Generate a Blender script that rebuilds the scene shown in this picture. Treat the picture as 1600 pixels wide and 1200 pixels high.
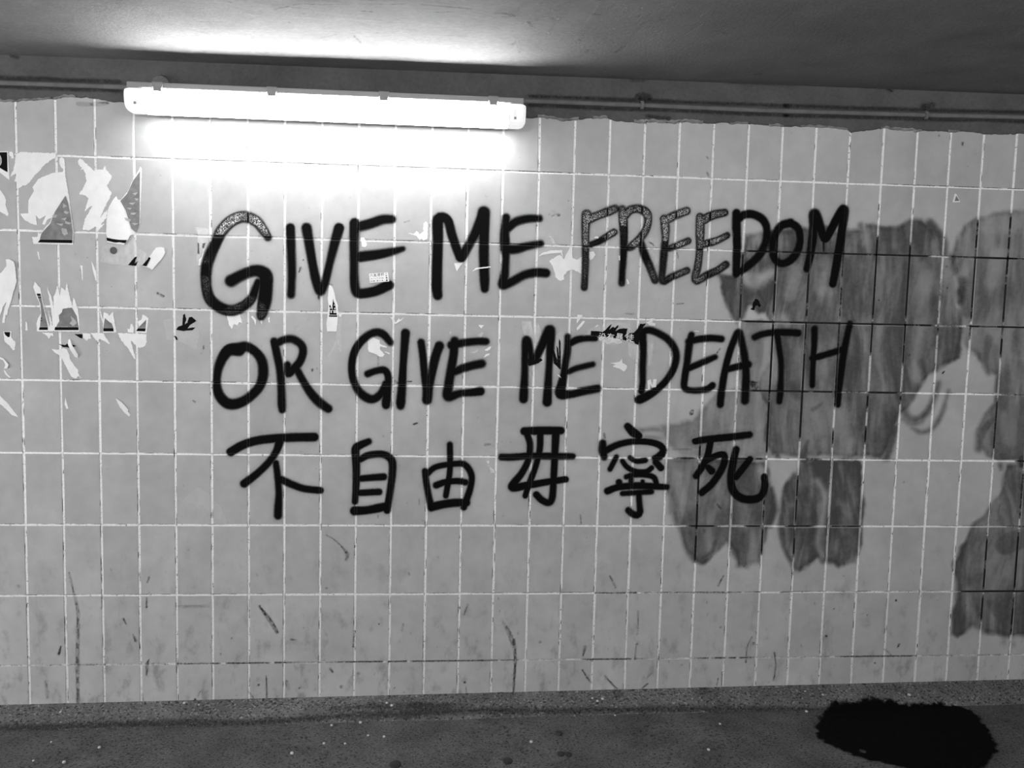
import bpy, bmesh, math, random
import numpy as np
from mathutils import Vector, Matrix
from mathutils.geometry import delaunay_2d_cdt
from mathutils.bvhtree import BVHTree

for o in list(bpy.data.objects):
    bpy.data.objects.remove(o)
scene = bpy.context.scene
C = scene.collection
random.seed(7)
RNG = np.random.default_rng(11)

# ------------------------------------------------------------------ camera, light, exposure
F_PX, DZ = 1551.97, -0.137
CAM = np.array([0.54623, -3.23191, 1.56909 + DZ])
PITCH, ROLL, YAW = -0.09975, 0.0247, -0.09407


def cam_axes():
    cy, sy = math.cos(YAW), math.sin(YAW)
    cp, sp = math.cos(PITCH), math.sin(PITCH)
    fw = np.array([-sy * cp, cy * cp, sp])
    rt = np.array([cy, sy, 0.0])
    up = np.cross(rt, fw)
    c, s = math.cos(ROLL), math.sin(ROLL)
    return rt * c + up * s, -rt * s + up * c, fw


RT, UP, FW = cam_axes()
cam_data = bpy.data.cameras.new('camera')
cam_data.sensor_width = 36.0
cam_data.lens = F_PX / 1600 * 36.0
cam_data.clip_start = 0.05
cam = bpy.data.objects.new('camera', cam_data)
m = Matrix.Identity(4)
for k in range(3):
    m[k][0], m[k][1], m[k][2], m[k][3] = RT[k], UP[k], -FW[k], CAM[k]
cam.matrix_world = m
C.objects.link(cam)
scene.camera = cam

vs = scene.view_settings
vs.view_transform = 'Standard'
vs.look = 'None'
vs.exposure = 0.0
vs.gamma = 1.0
vs.use_curve_mapping = False

LAMP_STRENGTH = 90.0
DOWN = 0.42
OPPOSITE = [(-0.62, 34.0), (2.35, 47.0)]        # tubes on the far side of the underpass: x, watts

world = bpy.data.worlds.new('world')
scene.world = world
world.use_nodes = True
world.node_tree.nodes['Background'].inputs[0].default_value = (0.5, 0.5, 0.5, 1)
world.node_tree.nodes['Background'].inputs[1].default_value = 0.006
for n, (x, w) in enumerate(OPPOSITE):
    ld = bpy.data.lights.new('tunnel_lamp', 'AREA')
    ld.shape, ld.size, ld.size_y, ld.energy = 'RECTANGLE', 1.2, 0.09, w
    lo = bpy.data.objects.new('tunnel_lamp', ld)
    lo.location = (x, -3.72, 1.98)
    lo.rotation_euler = (math.radians(90), 0, 0)
    C.objects.link(lo)

# daylight from the open mouth of the underpass, off to the left
ld = bpy.data.lights.new('tunnel_mouth_daylight', 'AREA')
ld.shape, ld.size, ld.size_y, ld.energy = 'RECTANGLE', 3.4, 1.9, 168.0
lo = bpy.data.objects.new('tunnel_mouth_daylight', ld)
lo.location = (-3.6, -1.9, 1.0)
lo.rotation_euler = (0, math.radians(-90), 0)
lo.rotation_euler = Vector((1, 0, 0)).to_track_quat('-Z', 'Z').to_euler()
C.objects.link(lo)


# ------------------------------------------------------------------ helpers
def ray(px, py):
    u, v = (px - 800) / F_PX, (600 - py) / F_PX
    return FW + u * RT + v * UP


def on_wall(px, py, y=0.0):
    """the point of the plane Y = y seen at a pixel of the 1600 x 1200 photograph"""
    d = ray(px, py)
    t = (y - CAM[1]) / d[1]
    p = CAM + t * d
    return p[0], p[2]


def floor_z(x):
    return 0.1757 + 0.0117 * x - 0.045 + DZ


def tile_end(x):
    return 0.1757 + 0.0117 * x + DZ


def ceil_z(x):
    return 2.2285 + 0.0055 * x + DZ


def on_floor(px, py):
    d = ray(px, py)
    t = (floor_z(0) - CAM[2] + 0.0117 * CAM[0]) / (d[2] - 0.0117 * d[0])
    return CAM + t * d


def on_ceiling(px, py):
    d = ray(px, py)
    t = (ceil_z(0) - CAM[2] + 0.0055 * CAM[0]) / (d[2] - 0.0055 * d[0])
    return CAM + t * d


def tag(o, label=None, cat=None, group=None, kind=None):
    if label: o['label'] = label
    if cat: o['category'] = cat
    if group: o['group'] = group
    if kind: o['kind'] = kind
    return o


def empty(name, loc):
    o = bpy.data.objects.new(name, None)
    o.empty_display_size = 0.05
    o.location = loc
    C.objects.link(o)
    return o


def wpos(o):
    p = Vector(o.location)
    while o.parent:
        o = o.parent
        p += Vector(o.location)
    return p


def make(name, verts, faces, mat, parent=None, attrs=None, origin=None, smooth=False):
    """link verts/faces (world coordinates) as ONE mesh object"""
    V = np.asarray(verts, dtype=np.float64)
    if origin is None:
        origin = (V.min(0) + V.max(0)) / 2
    origin = np.array(origin, dtype=float)
    me = bpy.data.meshes.new(name)
    me.from_pydata((V - origin).tolist(), [], faces if isinstance(faces, list) else faces.tolist())
    if attrs:
        for k, a in attrs.items():
            at = me.attributes.new(k, 'FLOAT', 'POINT')
            at.data.foreach_set('value', np.asarray(a, dtype=np.float32))
    if smooth:
        me.polygons.foreach_set('use_smooth', np.ones(len(me.polygons), dtype=bool))
    me.materials.append(mat)
    me.update()
    o = bpy.data.objects.new(name, me)
    C.objects.link(o)
    if parent:
        o.parent = parent
        o.location = Vector(origin) - wpos(parent)
    else:
        o.location = origin
    return o


def from_bm(name, bm, mat, parent=None, smooth=False):
    bm.normal_update()
    vs_ = [v.co[:] for v in bm.verts]
    bm.verts.index_update()
    fs = [[v.index for v in f.verts] for f in bm.faces]
    bm.free()
    return make(name, vs_, fs, mat, parent, smooth=smooth)


def bm_box(bm, x0, x1, y0, y1, z0, z1, bevel=0.0, seg=1):
    r = bmesh.ops.create_cube(bm, size=1)
    for v in r['verts']:
        v.co = ((x0 + x1) / 2 + v.co.x * (x1 - x0), (y0 + y1) / 2 + v.co.y * (y1 - y0), (z0 + z1) / 2 + v.co.z * (z1 - z0))
    if bevel:
        es = list({e for v in r['verts'] for e in v.link_edges})
        bmesh.ops.bevel(bm, geom=es, offset=bevel, segments=seg, affect='EDGES', profile=0.5)


_T = RNG.random((256, 256))


def vnoise(x, y):
    xi, yi = np.floor(x).astype(int), np.floor(y).astype(int)
    fx, fy = x - xi, y - yi
    fx, fy = fx * fx * (3 - 2 * fx), fy * fy * (3 - 2 * fy)
    a, b = _T[xi & 255, yi & 255], _T[(xi + 1) & 255, yi & 255]
    c, d = _T[xi & 255, (yi + 1) & 255], _T[(xi + 1) & 255, (yi + 1) & 255]
    return a * (1 - fx) * (1 - fy) + b * fx * (1 - fy) + c * (1 - fx) * fy + d * fx * fy


def fbm(x, y, n=3):
    s, a, t = 0, 1.0, 0
    for k in range(n):
        s = s + a * vnoise(x * 2 ** k + 17 * k, y * 2 ** k + 31 * k)
        t += a
        a *= 0.5
    return s / t


def sstep(e0, e1, x):
    t = np.clip((x - e0) / (e1 - e0), 0, 1)
    return t * t * (3 - 2 * t)


# ------------------------------------------------------------------ materials
def nodes(name):
    mt = bpy.data.materials.new(name)
    mt.use_nodes = True
    nt = mt.node_tree
    nt.nodes.clear()
    out = nt.nodes.new('ShaderNodeOutputMaterial')
    b = nt.nodes.new('ShaderNodeBsdfPrincipled')
    nt.links.new(b.outputs[0], out.inputs[0])
    return mt, nt, b, out


def g(v):
    return (v, v, v, 1)


def plain(name, v, rough=0.6, noise=0.0, scale=40, bump=0.0, spec=0.5):
    mt, nt, b, out = nodes(name)
    b.inputs['Base Color'].default_value = g(v)
    b.inputs['Roughness'].default_value = rough
    b.inputs['Specular IOR Level'].default_value = spec
    if noise or bump:
        geo = nt.nodes.new('ShaderNodeNewGeometry')
        nz = nt.nodes.new('ShaderNodeTexNoise')
        nz.inputs['Scale'].default_value = scale
        nz.inputs['Detail'].default_value = 5
        nt.links.new(geo.outputs['Position'], nz.inputs['Vector'])
        if noise:
            mr = nt.nodes.new('ShaderNodeMapRange')
            mr.inputs[1].default_value, mr.inputs[2].default_value = 0.25, 0.75
            mr.inputs[3].default_value, mr.inputs[4].default_value = v * (1 - noise), v * (1 + noise)
            nt.links.new(nz.outputs[0], mr.inputs[0])
            nt.links.new(mr.outputs[0], b.inputs['Base Color'])
        if bump:
            bp = nt.nodes.new('ShaderNodeBump')
            bp.inputs['Strength'].default_value = bump
            bp.inputs['Distance'].default_value = 0.004
            nt.links.new(nz.outputs[0], bp.inputs['Height'])
            nt.links.new(bp.outputs[0], b.inputs['Normal'])
    return mt


class NT:
    """small node-writing helper"""
    def __init__(s, nt):
        s.nt = nt
        s.geo = nt.nodes.new('ShaderNodeNewGeometry')

    def noise(s, scale, detail=4, vec=None, rough=0.5):
        n = s.nt.nodes.new('ShaderNodeTexNoise')
        n.inputs['Scale'].default_value = scale
        n.inputs['Detail'].default_value = detail
        n.inputs['Roughness'].default_value = rough
        s.nt.links.new(vec or s.geo.outputs['Position'], n.inputs['Vector'])
        return n.outputs[0]

    def stretch(s, sx, sy, sz):
        n = s.nt.nodes.new('ShaderNodeVectorMath')
        n.operation = 'MULTIPLY'
        n.inputs[1].default_value = (sx, sy, sz)
        s.nt.links.new(s.geo.outputs['Position'], n.inputs[0])
        return n.outputs[0]

    def rng(s, x, a, b, c, d, smooth=False):
        n = s.nt.nodes.new('ShaderNodeMapRange')
        if smooth: n.interpolation_type = 'SMOOTHSTEP'
        for k, v in enumerate((a, b, c, d)):
            n.inputs[k + 1].default_value = v
        s.nt.links.new(x, n.inputs[0])
        return n.outputs[0]

    def math(s, op, a, b=None):
        n = s.nt.nodes.new('ShaderNodeMath')
        n.operation = op
        for k, v in enumerate((a, b)):
            if v is None: continue
            if isinstance(v, (int, float)): n.inputs[k].default_value = v
            else: s.nt.links.new(v, n.inputs[k])
        return n.outputs[0]

    def attr(s, name):
        n = s.nt.nodes.new('ShaderNodeAttribute')
        n.attribute_name = name
        return n.outputs['Fac']

    def sep(s):
        n = s.nt.nodes.new('ShaderNodeSeparateXYZ')
        s.nt.links.new(s.geo.outputs['Position'], n.inputs[0])
        return n.outputs

    def bump(s, h, strength, dist, b):
        n = s.nt.nodes.new('ShaderNodeBump')
        n.inputs['Strength'].default_value = strength
        n.inputs['Distance'].default_value = dist
        s.nt.links.new(h, n.inputs['Height'])
        s.nt.links.new(n.outputs[0], b.inputs['Normal'])


def tile_material():
    mt, nt, b, out = nodes('glazed_tile')
    h = NT(nt)
    big = h.rng(h.noise(7, 4), 0.3, 0.7, 0.91, 1.08)
    mid = h.rng(h.noise(26, 5), 0.3, 0.75, 1.05, 0.93)
    info = nt.nodes.new('ShaderNodeObjectInfo')
    rnd = h.rng(info.outputs['Random'], 0, 1, 0.95, 1.05)
    z = h.sep()[2]
    low = h.rng(z, 0.05, 0.75, 1.0, 0.0)
    dirt = h.math('MULTIPLY', h.rng(h.noise(19, 6, h.stretch(1, 1, 0.6), 0.62), 0.5, 0.72, 0.0, 0.42, True), low)
    spk = h.rng(h.noise(75, 2), 0.70, 0.76, 0.0, 0.35)
    spk = h.math('MULTIPLY', spk, h.rng(h.noise(3, 1), 0.45, 0.65, 0.0, 1.0))
    base = h.math('MULTIPLY', h.math('MULTIPLY', big, mid), rnd)
    base = h.math('MULTIPLY', base, h.math('SUBTRACT', 1.0, dirt))
    base = h.math('MULTIPLY', base, h.math('SUBTRACT', 1.0, spk))
    col = h.math('MULTIPLY', base, TILE)
    nt.links.new(col, b.inputs['Base Color'])
    b.inputs['Roughness'].default_value = 0.42
    b.inputs['Specular IOR Level'].default_value = 0.35
    h.bump(h.noise(9, 2), 0.08, 0.01, b)
    return mt


def grout_material():
    mt, nt, b, out = nodes('pale_grout')
    h = NT(nt)
    a = h.rng(h.noise(150, 3), 0.3, 0.7, 0.86, 1.05)
    d = h.rng(h.noise(95, 4, None, 0.7), 0.60, 0.68, 1.0, 0.25)
    low = h.rng(h.sep()[2], 0.03, 0.9, 0.72, 1.0)
    col = h.math('MULTIPLY', h.math('MULTIPLY', h.math('MULTIPLY', a, d), low), 0.93)
    nt.links.new(col, b.inputs['Base Color'])
    b.inputs['Roughness'].default_value = 0.9
    h.bump(h.noise(220, 3), 0.3, 0.002, b)
    return mt


def film_material(name, v, rough, edge_noise=0.35, scale=260, spec=0.3):
    """paint film: the attribute alpha says how thick it lies, glint where pale lamp glitter is painted into the colour"""
    mt, nt, b, out = nodes(name)
    h = NT(nt)
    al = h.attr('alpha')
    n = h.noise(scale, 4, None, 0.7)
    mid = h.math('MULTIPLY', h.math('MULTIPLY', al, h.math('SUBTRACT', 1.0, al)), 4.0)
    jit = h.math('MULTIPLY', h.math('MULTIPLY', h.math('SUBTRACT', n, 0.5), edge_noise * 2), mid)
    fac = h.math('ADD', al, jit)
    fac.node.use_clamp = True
    glint = h.attr('glint')
    sp = h.math('MULTIPLY', h.rng(h.noise(290, 3, None, 0.65), 0.48, 0.68, 0.0, 1.0), glint)
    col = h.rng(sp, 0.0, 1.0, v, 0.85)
    col = h.math('ADD', col, h.math('MULTIPLY', glint, 0.04))
    nt.links.new(col, b.inputs['Base Color'])
    b.inputs['Roughness'].default_value = rough
    b.inputs['Specular IOR Level'].default_value = spec
    tr = nt.nodes.new('ShaderNodeBsdfTransparent')
    mx = nt.nodes.new('ShaderNodeMixShader')
    nt.links.new(fac, mx.inputs[0])
    nt.links.new(tr.outputs[0], mx.inputs[1])
    nt.links.new(b.outputs[0], mx.inputs[2])
    nt.links.new(mx.outputs[0], out.inputs[0])
    return mt


def concrete(name, v, big=0.25, speck=0.0, rough=0.85, bump=0.35, scale=6, stains=None, speck_scale=210):
    mt, nt, b, out = nodes(name)
    h = NT(nt)
    a = h.rng(h.noise(scale, 6, stains and h.stretch(*stains), 0.6), 0.25, 0.75, 1 - big, 1 + big)
    c = h.rng(h.noise(scale * 14, 4), 0.3, 0.7, 0.9, 1.1)
    col = h.math('MULTIPLY', h.math('MULTIPLY', a, c), v)
    if speck:
        s1 = h.rng(h.noise(speck_scale, 2), 0.58, 0.70, 0.0, speck)
        s2 = h.rng(h.noise(speck_scale * 0.85, 2, h.stretch(1, 1.3, 1.1)), 0.54, 0.64, 1.0, 0.25)
        col = h.math('ADD', h.math('MULTIPLY', col, s2), s1)
    nt.links.new(col, b.inputs['Base Color'])
    b.inputs['Roughness'].default_value = rough
    b.inputs['Specular IOR Level'].default_value = 0.25
    h.bump(h.noise(scale * 22, 6, None, 0.65), bump, 0.006, b)
    return mt


def emit(name, v, strength, mix=0.0, facing=None):
    mt, nt, b, out = nodes(name)
    b.inputs['Base Color'].default_value = g(0.8)
    b.inputs['Roughness'].default_value = 0.25
    b.inputs['Emission Color'].default_value = g(v)
    b.inputs['Emission Strength'].default_value = strength
    if mix:
        tr = nt.nodes.new('ShaderNodeBsdfTransparent')
        mx = nt.nodes.new('ShaderNodeMixShader')
        mx.inputs[0].default_value = 1 - mix
        nt.links.new(tr.outputs[0], mx.inputs[1])
        nt.links.new(b.outputs[0], mx.inputs[2])
        nt.links.new(mx.outputs[0], out.inputs[0])
    return mt


TILE = 0.41
M_TILE = tile_material()
M_GROUT = grout_material()
M_BAND = concrete('band_paint', 0.092, 0.22, scale=7, bump=0.3)
M_CEIL = concrete('ceiling_paint', 0.195, 0.2, scale=5, bump=0.35, stains=(1.0, 0.8, 1))
M_FLOOR = concrete('floor_concrete', 0.085, 0.45, speck=0.05, scale=6, bump=0.7, speck_scale=150)
M_KERB = concrete('aggregate_mortar', 0.125, 0.4, speck=0.16, scale=9, bump=1.0, speck_scale=130)
M_MORTAR = concrete('mortar_edge', 0.33, 0.4, scale=40, bump=0.6)
M_BLACK = film_material('black_spray_paint', 0.0025, 0.7, spec=0.06)
M_SMEAR = film_material('grey_brushed_paint', 0.062, 0.6, 0.2, 60, spec=0.15)
M_RESIDUE = film_material('glue_residue', 0.85, 0.45, 0.1, 90, spec=0.35)
M_DIRT_SHADE = film_material('dirt_and_shade', 0.03, 0.9, 0.8, 160)  # dirt, and the shade painted at joint tops, conduit and kerb foot
M_CRACK = film_material('crack', 0.03, 0.9, 0.8, 120)
M_RIDGE = film_material('plaster_ridge', 0.40, 0.9, 0.5, 120)
M_JOINT = film_material('black_joint_paint', 0.004, 0.8, 0.9, 140)
M_WET = film_material('wet_concrete', 0.003, 0.7, 0.3, 90, spec=0.03)
M_PAPER = plain('white_paper', 0.80, 0.7, 0.06, 30, 0.15)
M_PAPER_GREY = plain('thin_grey_paper', 0.52, 0.7, 0.06, 30)
M_INK = plain('black_ink', 0.004, 0.7, spec=0.08)
M_PHOTO = plain('printed_grey', 0.17, 0.5, 0.35, 45)
M_PHOTO_DARK = plain('printed_dark', 0.07, 0.5, 0.3, 60)
M_CLOUD = plain('printed_cloud', 0.40, 0.5, 0.25, 60)
M_HOUSING = plain('grey_housing', 0.24, 0.5)
M_CLIP = plain('dark_clip', 0.20, 0.5)
M_PIPE = concrete('painted_pipe', 0.15, 0.2, scale=20, bump=0.25)
M_GUM = plain('dark_gum', 0.012, 0.7)
M_CHIP = plain('pale_chip', 0.5, 0.8)
M_LAMP = emit('lit_diffuser', 1.0, LAMP_STRENGTH)
nt_ = M_LAMP.node_tree          # prismatic cover: throws most light forward, less straight down
h_ = NT(nt_)
sp_ = nt_.nodes.new('ShaderNodeSeparateXYZ')
nt_.links.new(h_.geo.outputs['True Normal'], sp_.inputs[0])
back_ = h_.rng(sp_.outputs[1], 0.1, 0.4, 1.0, 0.0)      # the tray side gives no light
nt_.links.new(h_.math('MULTIPLY', h_.rng(sp_.outputs[2], -1.0, -0.2, LAMP_STRENGTH * DOWN, LAMP_STRENGTH), back_), nt_.nodes['Principled BSDF'].inputs['Emission Strength'])
M_LAMP_END = emit('dim_diffuser_end', 1.0, 0.50, mix=0.25)

# ------------------------------------------------------------------ setting
COLX = {-6: -0.6949, -5: -0.5775, -4: -0.4605, -3: -0.344, -2: -0.2279, -1: -0.1137, 0: 0.0019, 1: 0.1157, 2: 0.232, 3: 0.3466,
        4: 0.4613, 5: 0.5769, 6: 0.6918, 7: 0.8043, 8: 0.9202, 9: 1.0349, 10: 1.1494, 11: 1.2637, 12: 1.3782, 13: 1.4921,
        14: 1.609, 15: 1.7236, 16: 1.8375, 17: 1.9532, 18: 2.0685, 19: 2.1846, 20: 2.3012, 21: 2.417, 22: 2.5327, 23: 2.6472}
for k in range(-7, -20, -1): COLX[k] = COLX[k + 1] - 0.1163
for k in range(24, 37): COLX[k] = COLX[k - 1] + 0.1155
ROWZ = [z + DZ for z in (1.9305 + 0.2322, 1.9306, 1.6987, 1.466, 1.234, 1.0018, 0.7695, 0.5373, 0.3054)]
COLS = np.array([COLX[k] for k in sorted(COLX)])
ROWS = np.array(ROWZ[1:])
JV, JH, REC = 0.0078, 0.0070, 0.0019        # joint widths, joint depth


def joint_depth(X, Z):
    """how far behind the tile faces the wall surface lies"""
    dv = np.min(np.abs(X[..., None] - COLS), axis=-1)
    dh = np.min(np.abs(Z[..., None] - ROWS), axis=-1)
    k = np.maximum(sstep(JV / 2 - 0.0002, JV / 2 - 0.0016, dv), sstep(JH / 2 - 0.0002, JH / 2 - 0.0016, dh))
    return k * REC, np.minimum(np.abs(dv - JV / 2), np.abs(dh - JH / 2))


def slab(name, x0, x1, y0, y1, z0, z1, mat):
    bm = bmesh.new()
    bm_box(bm, x0, x1, y0, y1, z0, z1)
    o = from_bm(name, bm, mat)
    return tag(o, kind='structure')


XL, XR = -3.8, 6.0
wall = slab('wall_back', XL, XR, REC, 0.25, -0.12, 2.30, M_GROUT)
tag(wall, 'back wall of upright grey glazed tiles with pale joints')
front = slab('wall_front', XL, XR, -4.0, -3.78, -0.12, 2.30, plain('far_tiles', 0.5, 0.6))


def grid_surface(name, x0, x1, nx, y0, y1, ny, zf, mat, amp, sc, thick):
    xs, ys = np.linspace(x0, x1, nx), np.linspace(y0, y1, ny)
    X, Y = np.meshgrid(xs, ys, indexing='ij')
    Z = zf(X) + amp * (fbm(X * sc, Y * sc, 4) - 0.5) * sstep(0, 0.05, -Y)
    V = np.stack([X, Y, Z], -1).reshape(-1, 3)
    i = np.arange(nx * ny).reshape(nx, ny)
    q = np.stack([i[:-1, :-1], i[1:, :-1], i[1:, 1:], i[:-1, 1:]], -1).reshape(-1, 4)
    if thick > 0: q = q[:, ::-1]
    V2 = np.array([[x0, y0, zf(x0) + thick], [x1, y0, zf(x1) + thick], [x1, y1, zf(x1) + thick], [x0, y1, zf(x0) + thick]])
    n = nx * ny
    f = q.tolist() + [[n, n + 1, n + 2, n + 3]]
    return tag(make(name, np.vstack([V, V2]), f, mat, smooth=True), kind='structure')


floor = grid_surface('floor', XL, XR, 460, -3.9, 0.05, 150, floor_z, M_FLOOR, 0.006, 9, -0.15)
ceiling = grid_surface('ceiling', XL, XR, 460, -3.9, 0.1, 120, ceil_z, M_CEIL, 0.005, 7, 0.15)


# tiles: each a part of the wall; one mesh per row, shared
def tile_mesh(w, hgt):
    bm = bmesh.new()
    bm_box(bm, -w / 2, w / 2, 0, 0.0085, -hgt / 2, hgt / 2)
    es = [e for e in bm.edges if all(v.co.y < 0.004 for v in e.verts)]
    bmesh.ops.bevel(bm, geom=es, offset=0.0007, segments=1, affect='EDGES')
    me = bpy.data.meshes.new('tile')
    bm.to_mesh(me)
    bm.free()
    me.materials.append(M_TILE)
    return me


TW, TH = 0.1155 - JV, 0.2322 - JH
TM = tile_mesh(TW, TH)


def tile_place(i, j):
    x0, x1 = COLX[i] + JV / 2, COLX[i + 1] - JV / 2
    z1 = ROWZ[j] - JH / 2
    z0 = ROWZ[j + 1] + JH / 2 if j < 8 else tile_end((x0 + x1) / 2) - 0.006
    return x0, x1, z0, z1


wl = Vector(wall.location)
for j in range(9):
    for i in range(-7, 24):
        x0, x1, z0, z1 = tile_place(i, j)
        if j == 0: z1 = min(z1, 2.05)
        o = bpy.data.objects.new('tile', TM)
        C.objects.link(o)
        o.parent = wall
        o.location = Vector(((x0 + x1) / 2 + random.uniform(-.0006, .0006), random.uniform(-.0002, .0002), (z0 + z1) / 2 + random.uniform(-.0005, .0005))) - wl
        o.scale = ((x1 - x0) / TW, 1, (z1 - z0) / TH)
        o.rotation_euler = (random.uniform(-.0012, .0012), random.uniform(-.002, .002), random.uniform(-.002, .002))
bm = bmesh.new()
for j in range(9):
    for i in list(range(-16, -7)) + list(range(24, 33)):
        x0, x1, z0, z1 = tile_place(i, j)
        if j == 0: z1 = min(z1, 2.05)
        bm_box(bm, x0, x1, 0, 0.0085, z0, z1)
tag(from_bm('tile_field', bm, M_TILE, wall), kind='stuff')

# painted plaster band above the tiles, its lower edge daubed raggedly over them
BAND = [(-260, 148), (-120, 155), (0, 159), (60, 157), (84, 154), (95, 152), (120, 152), (145, 154), (172, 158), (185, 160), (300, 166), (500, 172), (700, 180), (830, 184),
        (850, 184), (880, 188), (905, 187), (930, 184), (948, 185), (958, 189), (1000, 193), (1022, 190), (1048, 193), (1075, 190), (1100, 193),
        (1150, 193), (1200, 196), (1226, 198), (1245, 198), (1290, 199), (1322, 203), (1330, 208), (1340, 206), (1360, 203), (1380, 201), (1400, 203), (1436, 205),
        (1470, 206), (1500, 205), (1535, 209), (1560, 211), (1590, 209), (1640, 211), (1800, 218), (1950, 224)]


def band_mesh():
    xs = np.arange(-200, 1900, 3.0)
    px, py = zip(*BAND)
    ys = np.interp(xs, px, py) + (fbm(xs / 9.0, xs * 0 + 3.3, 3) - 0.5) * 5
    low = np.array([on_wall(a, b) for a, b in zip(xs, ys)])
    n = len(xs)
    prof = []
    for t, yy in ((0.0, 0.003), (0.004, -0.0030), (0.012, -0.0045), (0.5, -0.005), (1.0, -0.005)):
        X = low[:, 0]
        top = ceil_z(X) + 0.01
        Z = low[:, 1] + (top - low[:, 1]) * t if t in (0.5, 1.0) else low[:, 1] + (0.0 if t == 0 else t - 0.004)
        bumpy = (fbm(X * 30, Z * 30, 3) - 0.5) * 0.004 if t > 0 else 0
        prof.append(np.stack([X, np.full(n, yy) + bumpy, Z], -1))
    V = np.vstack(prof)
    i = np.arange(len(prof) * n).reshape(len(prof), n)
    q = np.stack([i[:-1, :-1], i[:-1, 1:], i[1:, 1:], i[1:, :-1]], -1).reshape(-1, 4)
    return V, q, xs, ys


V, q, BX, BY = band_mesh()
band = tag(make('trim_1', V, q, M_BAND, smooth=True), 'dark painted plaster band between the tiles and the ceiling', kind='structure')
# pale ragged mortar showing along the band's lower edge
segs = [(0, 82, 3), (85, 120, 4), (840, 905, 4), (925, 950, 4), (990, 1100, 5), (1140, 1170, 3), (1200, 1226, 4), (1250, 1325, 3), (1375, 1440, 4), (1480, 1500, 3)]
mv, mf = [], []
for a, b, hh in segs:
    xs = np.arange(a, b, 2.0)
    y0 = np.interp(xs, BX, BY)
    up = y0 - hh * (0.3 + 0.9 * fbm(xs / 6, xs * 0 + 9, 3))
    dn = y0 + hh * 0.9 * (fbm(xs / 5, xs * 0 + 5, 3) - 0.25)
    k = len(mv)
    for x, u, d in zip(xs, up, dn):
        for yy, dep in ((u, -0.0052), ((u + d) / 2, -0.0075), (d, -0.001)):
            p = on_wall(x, yy)
            mv.append((p[0], dep, p[1]))
    for n in range(len(xs) - 1):
        for r in (0, 1):
            mf.append([k + 3 * n + r, k + 3 * n + r + 1, k + 3 * n + 4 + r, k + 3 * n + 3 + r])
make('mortar_edge', mv, mf, M_MORTAR, band)

# mortar kerb along the foot of the wall
xs = np.linspace(XL, XR, 1100)
prof = [(0.0, 0.008, 0), (-0.006, 0.002, .3), (-0.02, -0.003, 1), (-0.035, -0.009, 1), (-0.05, -0.017, 1), (-0.063, -0.026, 1), (-0.075, -0.036, 1), (-0.084, -0.045, .6), (-0.088, -0.055, 0)]
P = []
for y, dz, k in prof:
    yy = y + k * 0.008 * (fbm(xs * 4, xs * 0 + 2, 3) - 0.5)
    zz = tile_end(xs) + dz + k * (0.006 * (fbm(xs * 40, xs * 0 + y * 900, 3) - 0.5))
    P.append(np.stack([xs, yy, zz], -1))
V = np.vstack(P)
i = np.arange(len(prof) * len(xs)).reshape(len(prof), len(xs))
q = np.stack([i[:-1, :-1], i[1:, :-1], i[1:, 1:], i[:-1, 1:]], -1).reshape(-1, 4)
kerb = tag(make('baseboard_back', V, q, M_KERB), 'rough sloping mortar kerb at the foot of the tiled wall', kind='structure')

# ------------------------------------------------------------------ batten light
LX0, LX1 = -0.343, 0.864
ZT = 2.1415 + DZ
lamp = tag(empty('batten_light', (0.26, 0, ZT - 0.04)), 'lit tubular batten light fixed high on the tiled wall below the ceiling', 'light')
bm = bmesh.new()
bm_box(bm, LX0 + 0.012, LX1 - 0.008, -0.1180, -0.022, ZT - 0.0175, ZT, 0.003, 2)
from_bm('housing', bm, M_HOUSING, lamp)


def loft(sections):
    n = len(sections[0])
    V = [p for s in sections for p in s]
    f = []
    for a in range(len(sections) - 1):
        for b in range(n):
            c = (b + 1) % n
            f.append([a * n + b, a * n + c, (a + 1) * n + c, (a + 1) * n + b])
    f.append(list(range(n))[::-1])
    f.append([(len(sections) - 1) * n + b for b in range(n)])
    return V, f


def dif_profile(s):
    """(y, z) outline of the diffuser, shrunk by s towards its back"""
    pts = [(-0.032, -0.0178), (-0.1120, -0.0178), (-0.1150, -0.026), (-0.116, -0.037), (-0.113, -0.056), (-0.106, -0.071), (-0.094, -0.080), (-0.070, -0.084), (-0.044, -0.084), (-0.032, -0.078)]
    cy, cz = -0.07, -0.040
    return [(cy + (y - cy) * s, cz + (z - cz) * s) for y, z in pts]


def sec(x, s):
    return [(x, y, ZT + z) for y, z in dif_profile(s)]


E0, E1 = 0.056, 0.052
V, f = loft([sec(LX0 + E0, 1), sec(LX1 - E1, 1)])
make('diffuser', V, f[:-2], M_LAMP, lamp)
for xx in (LX0 + E0, LX1 - E1):         # opaque reflector plates close the lit part
    V, f = loft([sec(xx - 0.001, 1.004), sec(xx + 0.001, 1.004)])
    make('end_plate', V, f, M_PAPER, lamp)
for xs_, sg in (((LX0, LX0 + E0), 1), ((LX1, LX1 - E1), -1)):
    a, b = xs_
    s = [sec(a, 0.74), sec(a + sg * .003, 0.86), sec(a + sg * .009, 0.95), sec(a + sg * .018, 1.0), sec(b - sg * .0004, 1.0)]
    V, f = loft(s)
    tag(make('diffuser_end', V, f, M_LAMP_END, lamp, smooth=False), 'dimmer clear end of the diffuser')
    bm = bmesh.new()
    xa = a + sg * 0.030
    bm_box(bm, min(xa, xa + sg * .007), max(xa, xa + sg * .007), -0.1125, -0.085, ZT - 0.064, ZT - 0.036, 0.001)
    from_bm('lamp_holder', bm, M_HOUSING, lamp)
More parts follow.
